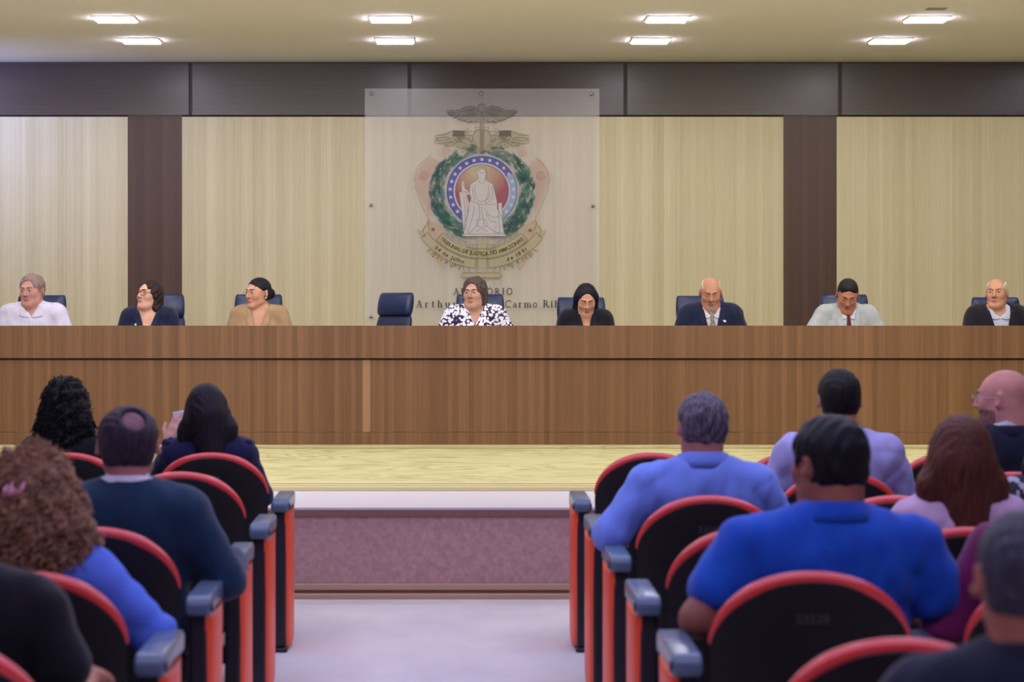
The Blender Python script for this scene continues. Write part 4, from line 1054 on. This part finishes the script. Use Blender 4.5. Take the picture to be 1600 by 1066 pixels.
who = {('L', 1, 0): 'behind the woman raising her phone', ('L', 1, 1): 'behind the black curly-haired woman', ('L', 2, 0): 'empty, next behind the phone woman', ('L', 3, 0): 'empty, just before the balding man',
       ('L', 4, 0): 'behind the balding man in the teal-navy suit', ('L', 5, 0): 'behind the woman with frizzy brown curls', ('L', 6, 0): 'at the bottom left corner',
       ('R', 1, 0): 'empty at the aisle', ('R', 2, 0): 'half hidden left of the grey-haired man', ('R', 3, 0): 'behind the grey-haired man in light blue', ('R', 4, 0): 'hidden by the broad man',
       ('R', 5, 0): 'behind the broad man in royal blue', ('R', 6, 0): 'cut by the bottom edge', ('R', 1, 1): 'in front of the man in the lilac shirt', ('R', 2, 1): 'behind the man in the lilac shirt',
       ('R', 3, 1): 'empty, left of the auburn-haired woman', ('R', 4, 1): 'behind the auburn-haired woman', ('R', 1, 2): 'empty, left of the auburn-haired head', ('R', 2, 2): 'behind the bald man in the dark suit', ('R', 3, 2): 'behind the person in the patterned top', ('R', 5, 1): 'behind the person in magenta',
       ('L', 2, 1): 'second from aisle', ('L', 3, 1): 'second from aisle'}
protos = {}
for side_n, xs in (('L', (-1.07, -1.72)), ('R', (.92, 1.57, 2.27))):
    for rw in range(1, 7):
        for ci, x in enumerate(xs):
            if (side_n, rw, ci) not in who: continue
            sd = 1 if side_n == 'L' else -1      # aisle side in the world
            num = {1: '53505', 3: '53598', 5: '53528'}.get(rw) if ci == 0 else None
            key = (sd, num)
            if key not in protos: protos[key] = make_seat(-sd, num); o = protos[key]
            else: o = copy_tree(protos[key])
            o.location = (x, ROWD[rw]-.02, 0); o.rotation_euler = (0, 0, PI)
            tag(o, 'black red-rimmed auditorium seat, %s %s, %s' % (ordn[rw], 'left' if side_n == 'L' else 'right', who[(side_n, rw, ci)]), 'seat', 'auditorium seats %s of the aisle' % ('left' if side_n == 'L' else 'right'))

# ------------------------------------------------------------------ executive chairs behind the dais
M_LEATH = mat('navy_leather', (26, 42, 78), .36, spec=.5, bump=((45, 45, 45), .25, .006))
M_LEATH2 = mat('navy_leather_dark', (32, 42, 66), .45, spec=.4, bump=((60, 60, 60), .2, .004))
M_ARMW = mat('chair_arm_brown', (96, 62, 40), .35)
def make_exec():
    r = empty('office_chair', (0, 0, 0))
    def slab(name, m_, x, z0, z1, y0, dy, th, taper=1.0, n=12, parent=None):
        mb = MB(); mb.smooth = True; vs = []; prof = []
        for i in range(n+1):
            t = i/n; prof.append((t, math.sin(PI*min(1, max(0, t)))**.35 if 0 < t < 1 else 0))
        m2 = 14
        for t, e in prof:
            z = z0+(z1-z0)*t; wx_ = (x*(1+(taper-1)*t))*(.93+.07*e)
            for j in range(m2):
                a = 2*PI*j/m2; cx_, sx_ = math.cos(a), math.sin(a)
                vs.append((wx_*abs(cx_)**.28*(1 if cx_ >= 0 else -1), y0+dy*t+th*(.35+.65*e)*abs(sx_)**.6*(1 if sx_ >= 0 else -1), z))
        mb.add(vs, [(i*m2+j, i*m2+(j+1) % m2, (i+1)*m2+(j+1) % m2, (i+1)*m2+j) for i in range(n) for j in range(m2)]+[tuple(range(m2-1, -1, -1)), tuple(n*m2+j for j in range(m2))])
        return mb.build(name, m_, parent or r)
    slab('backrest', M_LEATH2, .225, .50, .985, .19, .085, .034, .90)
    hb = slab('headrest', M_LEATH, .200, .975, 1.165, .262, .030, .045, .97)
    MB().prism([(-.29, .44), (-.27, .50), (-.1, .515), (.2, .50), (.2, .43), (-.27, .42)], 'x', -.25, .25).build('seat', M_LEATH, r, .03, 3)
    for s in (-1, 1):
        MB().tube([(s*.27, .17, .50), (s*.295, .16, .62), (s*.30, .10, .69), (s*.30, -.06, .70), (s*.295, -.19, .675), (s*.28, -.21, .60), (s*.27, -.15, .47)], [.012, .013, .016, .018, .016, .013, .012], 10, True, 1.3).build('arm', M_ARMW, r)
    MB().tube([(0, 0, .07), (0, 0, .44)], .026, 14).build('column', M_METAL, r)
    for k in range(5):
        a = 2*PI*k/5+.3; MB().tube([(0, 0, .10), (.28*math.cos(a), .28*math.sin(a), .065)], [.022, .014], 8).build('base_leg', M_METAL, r)
        MB().tube([(.28*math.cos(a)-.015*math.sin(a), .28*math.sin(a)+.015*math.cos(a), .028), (.28*math.cos(a)+.015*math.sin(a), .28*math.sin(a)-.015*math.cos(a), .028)], .027, 14).build('caster', mat('caster_black', (20, 20, 20), .4), r)
    return r
ex0 = make_exec()
YCH = 15.30
def ex_place(px, label, rz=0, o=None, dy=0, dz_=0):
    o = o or copy_tree(ex0)
    o.location = ((px-VX)*(YCH+.27)/FPX, YCH+dy, ZS); o.scale = (1, 1, .965+dz_); o.rotation_euler = (0, 0, math.radians(rz))
    return tag(o, label, 'chair', 'navy executive chairs behind the dais')
ex_place(68, 'navy leather executive chair behind the man in the white shirt at far left', 3, ex0, dz_=-.005)
ex_place(254, 'navy leather executive chair behind the woman with dark-rimmed glasses', 4)
ex_place(400, 'navy leather executive chair behind the woman in the beige blazer', -4)
ex_place(579, 'unoccupied navy leather executive chair turned sideways, with rolled headrest', -48, dz_=.012)
ex_place(754, 'navy leather executive chair behind the woman in the floral blouse', 4)
ex_place(908, 'navy leather executive chair behind the woman with long black hair looking down', 0, dz_=-.02)
ex_place(1094, 'navy leather executive chair behind the goateed man in the dark suit', 0, dz_=-.01)
ex_place(1322, 'navy leather executive chair behind the man in the pale grey suit', 3)
ex_place(1556, 'navy leather executive chair behind the elderly man in the black jacket', 0, dz_=-.02)

# ------------------------------------------------------------------ people on the dais (facing the hall)
YD = 15.08
def dxy(px, y=YD): return ((px-VX)*y/FPX, y, ZS)
K_NAVY = cloth('navy_suit_cloth', (26, 34, 60)); K_WHITE = cloth('white_shirt_cloth', (222, 218, 232)); K_BEIGE = cloth('beige_linen', (172, 142, 104), sc=(260, 260, 260), st=.6)
K_BLACK = cloth('black_cloth', (22, 22, 32)); K_PALE = cloth('pale_grey_suit_cloth', (184, 190, 188)); K_DKJ = cloth('black_jacket_cloth', (30, 28, 38)); K_LIGHT = cloth('light_blue_striped_shirt', (196, 204, 222))
H_GREYBR = hairm('grey_brown_hair', (128, 104, 92), (160, 140, 130)); H_DKBR = hairm('dark_brown_hair', (34, 24, 24), (60, 42, 36)); H_BLACK = hairm('black_hair', (14, 14, 22), (30, 30, 40))
H_BOB = hairm('grey_streaked_brown_hair', (44, 36, 38), (112, 98, 88)); H_WHITE = hairm('white_hair', (196, 176, 150), (220, 205, 184)); H_FADE = hairm('short_dark_hair', (26, 22, 20), (44, 38, 34))
dais = dict(res=.0052)
# 1 man in white shirt
r = person('grey-haired man in an open-collared white shirt, leftmost on the dais', dxy(58), 0, dict(skin=('skin_ruddy', (206, 152, 134)), yaw=-16, pitch=4, w=1.14, fat=.8, belly=1.15, face_w=1.06, hair=('short', H_GREYBR, (128, 104, 92)), hairline=.034, hair_t=.012, hair_noise=sines(.004, 90, 60, 60, 12), lean=.06, sway=-.02, scale=1.02, seed=3, neck_w=1.1,
    top=dict(mat=K_WHITE, v_z=.925, v_w=.036, neck_r=.060, off=.015)))
r['collar'](K_WHITE, .066, .036, 1.030, 40, .010, points=.0); wings(r, K_WHITE, .925)
r['decal']([(-.008, .93), (-.008, .6)], [(.008, .93), (.008, .6)], .020, K_WHITE, 'button_placket')
# 2 woman with glasses
r = person('woman with dark-rimmed glasses and wavy dark hair in a navy blazer with pins', dxy(234), 0, dict(skin=('skin_fair', (226, 172, 146)), fem=1, yaw=-36, pitch=-10, w=.94, fat=.2, hair=('long', H_DKBR, (44, 30, 28)), hair_len=.27, hair_t=.008, hair_w=.78, hairline=.026, hair_noise=sines(.005, 70, 70, 90, 5), hair_front=.0, lean=.04, sway=.0, scale=.985, seed=5,
    top=dict(mat=K_NAVY, name='blazer', v_z=.80, v_w=.070, neck_r=.070, off=.020)))
r['glasses'](mat('tortoise_frame', (84, 42, 34), .3), .025, .0024)
lapels(r, K_NAVY, .80, .070, .029, .036)
p = r['front'](-.085, .90, .026); q_ = MB(); q_.ellipsoid((p[0], p[1], p[2]), (.010, .004, .010)); q_.build('lapel_pin', M_PEARL, r['root'])
p = r['front'](-.100, .865, .026); q_ = MB(); q_.ellipsoid((p[0], p[1], p[2]), (.015, .004, .011)); q_.build('lapel_pin', mat('silver_pin', (190, 190, 190), .3, .6), r['root'])
q_ = MB(); q_.tube([r['front'](x, z, -.003) for x, z in ((-.05, .985), (-.03, .94), (0, .905), (.03, .94), (.05, .985))], .0011, 6); q_.ellipsoid(r['front'](0, .90, .0), (.006, .004, .007)); q_.build('necklace', M_PEARL, r['root'])
q_ = MB(); q_.tube([r['H'](.083, .012, -.034), r['H'](.086, .010, -.05), r['H'](.086, .010, -.085)], [.002, .0035, .004], 8); q_.build('earring', M_GOLD, r['root'])
# 3 woman in beige blazer
r = person('woman with a dark hair bun and thin glasses in a beige linen blazer', dxy(406), 0, dict(skin=('skin_olive', (214, 160, 128)), fem=1, yaw=-42, pitch=0, w=.94, hair=('bun', H_BLACK, (20, 18, 24)), hairline=.010, hair_t=.006, lean=.05, sway=.0, scale=1.0, seed=8, arms={'R': {'elbow': (-.235, -.08, .70)}, 'L': {'elbow': (.25, -.10, .71)}},
    top=dict(mat=K_BEIGE, name='blazer', v_z=.80, v_w=.062, neck_r=.070, off=.021)))
r['glasses'](M_GOLD, .020, .0009)
lapels(r, K_BEIGE, .80, .062, .026, .050)
r['decal']([(-.02, .86), (-.004, .80)], [(.02, .86), (.004, .80)], .003, K_BEIGE, 'camisole', 6, 4)
q_ = MB(); q_.ellipsoid(r['H'](.085, .008, -.036), (.007, .007, .007)); q_.build('earring', M_PEARL, r['root'])
q_ = MB(); q_.tube([r['front'](x, z, -.003) for x, z in ((-.05, .985), (-.03, .96), (0, .945), (.03, .96), (.05, .985))], .001, 6); q_.build('necklace', M_GOLD, r['root'])
# 4 woman in floral blouse
def floral():
    m = bpy.data.materials.new('floral_print'); nt, b = nodes(m); N, L = nt.nodes.new, nt.links.new
    tc = N('ShaderNodeTexCoord'); mp = N('ShaderNodeMapping'); mp.inputs['Scale'].default_value = (1, .6, 1); L(tc.outputs['Object'], mp.inputs[0])
    v = N('ShaderNodeTexVoronoi'); v.inputs['Scale'].default_value = 44; v.inputs['Randomness'].default_value = .75; L(mp.outputs[0], v.inputs['Vector'])
    r_ = N('ShaderNodeValToRGB'); r_.color_ramp.interpolation = 'CONSTANT'; e = r_.color_ramp.elements
    e[0].color = (*lin((232, 230, 240)), 1); e[1].position = .56; e[1].color = (*lin((40, 26, 62)), 1)
    L(v.outputs['Distance'], r_.inputs[0]); L(r_.outputs[0], b.inputs['Base Color']); b.inputs['Roughness'].default_value = .8; return m
K_FLOR = floral()
r = person('woman with chin-length dark hair in a white and purple floral blouse', dxy(742), 0, dict(skin=('skin_warm', (204, 156, 132)), fem=1, yaw=-20, pitch=0, w=1.06, fat=.9, belly=1.1, face_w=1.02, hair=('bob', H_BOB, (70, 56, 52)), hairline=.034, hair_t=.015, hair_noise=sines(.005, 60, 60, 45, 6), lean=.05, scale=1.0, seed=11, arms={'L': {'elbow': (.31, -.08, .72)}, 'R': {'elbow': (-.29, -.08, .72)}},
    top=dict(mat=K_FLOR, name='blouse', v_z=.88, v_w=.056, neck_r=.072, off=.022, wrinkle=.005)))
q_ = MB(); q_.tube([r['front'](x, z, -.002) for x, z in ((-.05, .985), (-.025, .93), (0, .90), (.025, .93), (.05, .985))], .0011, 6); q_.ellipsoid(r['front'](0, .897, .0), (.005, .003, .007)); q_.build('necklace', M_GOLD, r['root'])
# 5 woman with black hair looking down
r = person('woman with long straight black hair looking down, in a black jacket', dxy(914), 0, dict(skin=('skin_olive', (214, 160, 128)), fem=1, yaw=2, pitch=24, w=.90, closed=1, hair=('long', H_BLACK, (20, 18, 24)), hair_len=.34, hair_t=.008, hair_w=.84, hairline=.034, hair_front=-.05, part=.006, lean=.07, scale=.97, seed=13,
    top=dict(mat=K_BLACK, name='jacket', v_z=.80, v_w=.050, neck_r=.066, off=.020)))
lapels(r, K_BLACK, .80, .050, .025, .034)
# 6 goateed man
r = person('balding man with grey goatee, dark navy suit and patterned tie, glancing down', dxy(1109), 0, dict(skin=('skin_tan', (200, 142, 112)), yaw=-4, pitch=17, w=1.05, fat=.4, closed=1, hair=('fringe', H_WHITE, (120, 92, 72)), hair_t=.004, beard=('goatee_grey', (186, 164, 152), (150, 116, 98), 'goatee'), lean=.05, scale=1.01, seed=17,
    top=dict(mat=K_NAVY, name='suit_jacket', v_z=.70, v_w=.066, neck_r=.072, off=.024, under=dict(mat=K_WHITE))))
r['collar'](K_WHITE, .066, .036, 1.014, 40, .008, points=.0); wings(r, K_WHITE, .945, .017, .92); lapels(r, K_NAVY, .70, .066, .032, .044)
K_TIE = mat('patterned_tie', (150, 150, 120), .6, var=((160, 160, 160), (72, 72, 70), .48, .52)); tie(r, K_TIE)
p = r['front'](.092, .905, .035); q_ = MB(); q_.box(p[0]-.012, p[0]+.012, p[1]-.003, p[1]+.004, p[2]-.009, p[2]+.009); q_.build('lapel_pin', M_PEARL, r['root'], .002)
# 7 pale suit man
r = person('dark-haired man in a pale grey suit and maroon tie, head bowed', dxy(1319), 0, dict(skin=('skin_brown', (186, 124, 98)), yaw=-8, pitch=27, roll=4, w=1.04, fat=.2, closed=1, hair=('tall', H_FADE, (34, 26, 22)), hair_t=.004, hairline=.024, lean=.09, scale=1.0, seed=19, arms={'L': {'elbow': (.33, -.12, .72)}, 'R': {'elbow': (-.33, -.12, .72)}},
    top=dict(mat=K_PALE, name='suit_jacket', v_z=.70, v_w=.062, neck_r=.072, off=.024, wrinkle=.004, under=dict(mat=K_WHITE))))
r['collar'](K_WHITE, .066, .036, 1.014, 40, .008, points=.0); wings(r, K_WHITE, .945, .017, .92); lapels(r, K_PALE, .70, .062, .030, .048); tie(r, cloth('maroon_tie', (92, 40, 46)))
# 8 elderly man
r = person('elderly man with thin pale hair in a black jacket, rightmost on the dais', dxy(1556), 0, dict(skin=('skin_aged', (208, 152, 122)), yaw=-26, pitch=-2, w=1.04, fat=.5, hair=('fringe', H_WHITE, (150, 120, 96)), hair_t=.006, lean=.05, scale=1.0, seed=23, brow=(120, 96, 80),
    top=dict(mat=K_DKJ, name='jacket', v_z=.66, v_w=.086, neck_r=.074, off=.024, under=dict(mat=K_LIGHT, v_z=.94, v_w=.03))))
r['collar'](K_LIGHT, .066, .036, 1.014, 40, .010, points=.0); wings(r, K_LIGHT, .935, .017, 1.0); lapels(r, K_DKJ, .66, .086, .028, .022)

# ------------------------------------------------------------------ audience (facing the stage, seen from behind)
def axy(X, row, dy=.25): return (X, ROWD[row]+dy, 0)
def apx(px, row, dy=.25): D = ROWD[row]+dy; return ((px-VX)*D/FPX, D, 0)
K_LB = mat('light_blue_shirt_weave', (96, 124, 214), .85, spec=.2, sheen=.2, bump=((700, 700, 700), .4, .001), var=((700, 700, 700), (128, 150, 226), .45, .6))
K_RB = cloth('royal_blue_polo', (24, 84, 190), (18, 66, 168)); K_LIL = cloth('lilac_white_shirt', (176, 170, 224)); K_TEAL = cloth('teal_navy_suit', (20, 48, 76), (16, 38, 62))
K_DNV = cloth('dark_navy_dress', (24, 24, 66)); K_DK2 = cloth('black_navy_suit', (20, 22, 42)); K_PINK = cloth('pale_pink_blouse', (196, 164, 196)); K_MAG = cloth('magenta_knit', (112, 22, 84)); K_BLK2 = cloth('black_tee', (14, 14, 22))
def weave():
    m = bpy.data.materials.new('blue_striped_knit'); nt, b = nodes(m); N, L = nt.nodes.new, nt.links.new
    tc = N('ShaderNodeTexCoord'); w = N('ShaderNodeTexWave'); w.bands_direction = 'Z'; w.inputs['Scale'].default_value = 40; w.inputs['Distortion'].default_value = 1.5
    L(tc.outputs['Object'], w.inputs[0]); r_ = N('ShaderNodeValToRGB'); e = r_.color_ramp.elements
    e[0].color = (*lin((48, 82, 196)), 1); e[1].color = (*lin((104, 136, 230)), 1); L(w.outputs[0], r_.inputs[0]); L(r_.outputs[0], b.inputs['Base Color'])
    b.inputs['Roughness'].default_value = .9; return m
K_KNIT = weave()
H_CURLB = hairm('black_curly_hair', (12, 11, 14), (26, 24, 30), True); H_BROWNC = hairm('brown_frizzy_hair', (124, 88, 68), (178, 138, 106), True); H_RED = hairm('auburn_hair', (64, 30, 24), (100, 52, 36)); H_GREY = hairm('salt_pepper_hair', (40, 38, 50), (124, 116, 128))
# woman with black curly hair, front row left
person('woman with voluminous black curly hair, front row left, seen from behind', apx(102, 1), PI, dict(skin=('skin_brown', (186, 124, 98)), fem=1, w=.95, shrug=-.04, collar_drop=-.03, scale=.97, seed=31, res=.007, hair=('curly', H_CURLB, (14, 12, 14)), hair_len=.26, hair_t=.028, hair_w=1.15, hair_noise=sines(.010, 80, 80, 80, 9), strands=(1500, .05, .0022, .006),
    top=dict(mat=K_BLK2, neck_r=.07, off=.016)))
# woman raising her hand with a phone
r = person('woman in navy with long straight dark hair, raising a phone in the front row', apx(327, 1), PI, dict(skin=('skin_fair2', (222, 164, 150)), fem=1, w=1.02, shrug=-.04, collar_drop=-.03, scale=.965, seed=33, hair=('long', hairm('dark_straight_hair', (18, 14, 20), (34, 26, 36)), (14, 12, 14)), hair_len=.25, hair_t=.010, hair_w=1.18, hair_sway=-.03, roll=4, lean=-.03,
    arms={'L': {'elbow': (.295, -.17, .72), 'wrist': (.232, -.215, .945), 'hand_dir': (-.34, -.10, 1), 'palm': (-.55, -.85, 0), 'curl': 14, 'sleeve': 'short', 'thumb': 1.2}}, arm_w=.95,
    top=dict(mat=K_DNV, name='dress', neck_r=.07, off=.016)))
for s in (-1, 1):
    p = (s*.175, .01, .965); V7, Q7 = sdf_mesh([pe((s*.185, .035, .965), (.040, .050, .026), k=.01)], .006, 0, sines(.004, 90, 90, 30, 2)); np_mesh('shoulder_ruffle', V7, Q7, K_DNV, r['root'])
ph = MB(); ph.box(-.036, .036, -.004, .004, -.075, .075); hand_phone = tag(ph.build('mobile_phone', [mat('phone_white', (228, 224, 232), .3)], None, .003, 3), 'small white mobile phone held up by the woman in navy', 'phone')
D_ = ROWD[1]+.25+.262; pp = PX(284, 666, D_); hand_phone.location = (pp[0], D_, pp[2]); hand_phone.rotation_euler = (math.radians(8), math.radians(-8), math.radians(20))
p_ = [(0.018, .150, .955), (.030, .150, .948), (.045, .150, .940)]; q_ = MB(); q_.tube([(.01, .155, .960), (-.02, .155, .945), (-.035, .152, .93)], .003, 6); q_.ellipsoid((.01, .156, .962), (.006, .005, .006)); q_.ellipsoid((-.018, .156, .950), (.007, .005, .006)); q_.build('necklace_clasp', M_PEARL, r['root'])
# balding man in teal-navy suit
r = person('balding man in a teal-navy suit with white shirt collar, left of the aisle', apx(200, 4), PI, dict(skin=('skin_plum', (178, 116, 112)), w=1.12, fat=.7, shrug=-.04, collar_drop=-.03, scale=1.0, seed=35, face_w=1.14, pitch=2, yaw=8, hair=('balding', hairm('thin_dark_hair', (34, 26, 34), (66, 52, 66)), (20, 16, 18)), hair_t=.011, neck_w=1.12, buzz=('scalp_plum', (136, 92, 102), (104, 70, 84)),
    arms={'R': {'elbow': (-.31, -.02, .70), 'wrist': (-.30, -.28, .715)}},
    top=dict(mat=K_TEAL, name='suit_jacket', neck_r=.066, off=.026, under=dict(mat=K_WHITE))))
r['collar'](K_WHITE, .070, .046, 1.034, 18, .006, points=.02)
r['collar'](K_TEAL, .076, .030, 1.026, 60, .012, points=.0, nm='jacket_collar')
# frizzy brown-haired woman
r = person('woman with big frizzy brown curls and hair clip in a blue knit top', apx(52, 5), PI, dict(skin=('skin_plum', (178, 116, 112)), fem=1, w=1.06, shrug=-.04, collar_drop=-.03, scale=.935, seed=37, hair=('curly', H_BROWNC, (60, 40, 30)), hair_len=.20, hair_t=.034, hair_w=1.35, hair_big=((0, .01, -.07), (.152, .130, .125)), hair_noise=sines(.014, 62, 62, 62, 4), strands=(3600, .075, .0021, .009),
    arms={'R': {'elbow': (-.35, -.02, .735), 'wrist': (-.33, -.24, .715)}}, arm_w=1.08,
    top=dict(mat=K_KNIT, name='knit_top', neck_r=.08, off=.016, wrinkle=.006)))
q_ = MB()
for k in range(5): q_.tube([r['H'](-.005+.012*k, .150-.004*k, .070-.014*(k % 3)), r['H'](.0+.012*k, .168, .045-.012*(k % 2)), r['H'](.004+.012*k, .162, .020)], [.003, .006, .004], 8)
q_.build('hair_clip', mat('pink_hair_clip', (220, 150, 170), .25), r['root'])
# person in black, bottom left
person('person in a black top cut off at the lower left corner', apx(-72, 6), PI, dict(skin=('skin_brown', (186, 124, 98)), w=1.1, shrug=-.04, collar_drop=-.03, scale=1.0, seed=39, res=.008, hair=('short', H_BLACK, (14, 12, 14)), sleeve='short', arms={'R': {'elbow': (-.275, .0, .69), 'wrist': (-.25, -.25, .71)}},
    top=dict(mat=K_BLK2, neck_r=.07, off=.016, name='t_shirt')))
# grey-haired man in light blue shirt
r = person('grey-haired man in light blue shirt resting his elbow on the aisle armrest', apx(1098, 3), PI, dict(skin=('skin_plum', (178, 116, 112)), w=1.24, fat=.7, belly=1.15, shrug=-.04, collar_drop=-.03, scale=1.0, seed=41, face_w=1.06, yaw=8, pitch=0, hair=('short', H_GREY, (70, 66, 80)), hair_t=.011, neck_w=1.22, hair_noise=sines(.004, 120, 120, 60, 3),
    arms={'L': {'elbow': (.345, .04, .735), 'wrist': (.30, -.20, .715)}, 'R': {'elbow': (-.31, -.02, .72), 'wrist': (-.27, -.25, .70)}}, arm_w=1.12,
    top=dict(mat=K_LB, neck_r=.068, off=.017, wrinkle=.006)))
r['collar'](K_LB, .074, .048, 1.034, 16, .010, points=.03)
# man in lilac-white shirt
r = person('dark-haired man in a lilac-white shirt, second row right', apx(1312, 2), PI, dict(skin=('skin_brown', (186, 124, 98)), w=1.16, shrug=-.04, collar_drop=-.03, scale=1.045, seed=43, hair=('short', hairm('close_black_hair', (16, 14, 16), (32, 28, 30)), (14, 12, 14)), hair_t=.009, neck_w=1.05, pitch=4,
    top=dict(mat=K_LIL, neck_r=.066, off=.017, wrinkle=.006)))
r['collar'](K_LIL, .070, .044, 1.034, 16, .010, points=.03)
# broad man in royal blue
r = person('broad dark-haired man in a royal blue short-sleeved shirt', apx(1284, 5), PI, dict(skin=('skin_deep', (150, 92, 76)), w=1.34, fat=.8, belly=1.2, shrug=-.04, collar_drop=-.03, scale=1.02, seed=45, face_w=1.08, yaw=30, pitch=5, sway=-.03, hair=('short', hairm('thick_black_hair', (12, 12, 18), (24, 24, 32)), (14, 12, 14)), hair_t=.013, neck_w=1.25, sleeve='short', arm_w=1.2, hair_noise=sines(.004, 110, 110, 60, 8),
    arms={'L': {'elbow': (.335, .03, .72), 'wrist': (.29, -.20, .70)}, 'R': {'elbow': (-.34, -.02, .70), 'wrist': (-.28, -.25, .70)}},
    top=dict(mat=K_RB, name='polo_shirt', neck_r=.074, off=.019, wrinkle=.006)))
r['collar'](K_RB, .080, .042, 1.034, 16, .014, points=.03)
# auburn-haired woman
person('woman with long straight auburn hair in a pale pink blouse, fourth row right', apx(1502, 4), PI, dict(skin=('skin_plum', (178, 116, 112)), fem=1, w=.98, shrug=-.04, collar_drop=-.03, scale=.975, seed=47, hair=('long', H_RED, (70, 40, 30)), hair_len=.27, hair_t=.016, hair_w=1.22,
    top=dict(mat=K_PINK, name='blouse', neck_r=.07, off=.016, wrinkle=.007)))
# bald man with glasses
r = person('bald man with glasses and dark stubble in a dark suit, turned left', apx(1574, 2), PI, dict(skin=('skin_pinkish', (202, 136, 126)), w=1.12, fat=.8, shrug=-.04, collar_drop=-.03, scale=1.05, seed=49, face_w=1.04, yaw=52, pitch=2, hair=('none', None, (60, 44, 40)), neck_w=1.3, beard=('stubble_dark', (92, 60, 56), (140, 96, 88), 'full'),
    top=dict(mat=K_DK2, name='suit_jacket', neck_r=.068, off=.024, under=dict(mat=K_WHITE))))
r['glasses'](M_METAL, .021, .0012)
r['collar'](K_DK2, .078, .036, 1.030, 50, .012, points=.0, nm='jacket_collar')
# patterned top
K_PAT = mat('black_white_print', (18, 18, 24), .8, var=((26, 26, 26), (150, 150, 170), .55, .57))
person('person in a black and white patterned top at the right edge, third row', apx(1646, 3), PI, dict(skin=('skin_brown', (186, 124, 98)), fem=1, w=1.0, shrug=-.04, collar_drop=-.03, scale=.95, seed=51, res=.008, hair=('long', H_BLACK, (14, 12, 14)), hair_len=.2,
    top=dict(mat=K_PAT, name='blouse', neck_r=.07, off=.016)))
# magenta
person('person in a magenta knit top at the right edge, fifth row', apx(1668, 5), PI, dict(skin=('skin_brown', (186, 124, 98)), fem=1, w=1.2, shrug=-.04, collar_drop=-.03, scale=1.0, seed=53, res=.008, hair=('short', H_BLACK, (14, 12, 14)), arms={'L': {'elbow': (.33, -.02, .70), 'wrist': (.28, -.25, .70)}},
    top=dict(mat=K_MAG, name='knit_top', neck_r=.075, off=.020, wrinkle=.006)))
# cropped grey head, bottom right
r = person('man with cropped grey-black hair cut off by the lower right edge', (.995, 3.30, 0), PI, dict(skin=('skin_brown2', (168, 104, 84)), w=1.1, shrug=-.04, collar_drop=-.03, scale=.99, seed=55, yaw=-4, pitch=4, hair=('short', hairm('cropped_grey_hair', (36, 36, 46), (78, 78, 90)), (30, 30, 34)), hair_t=.005, neck_w=1.05,
    top=dict(mat=K_DK2, name='jacket', neck_r=.066, off=.020)))
r['collar'](K_DK2, .072, .038, 1.034, 30, .010, points=.0)
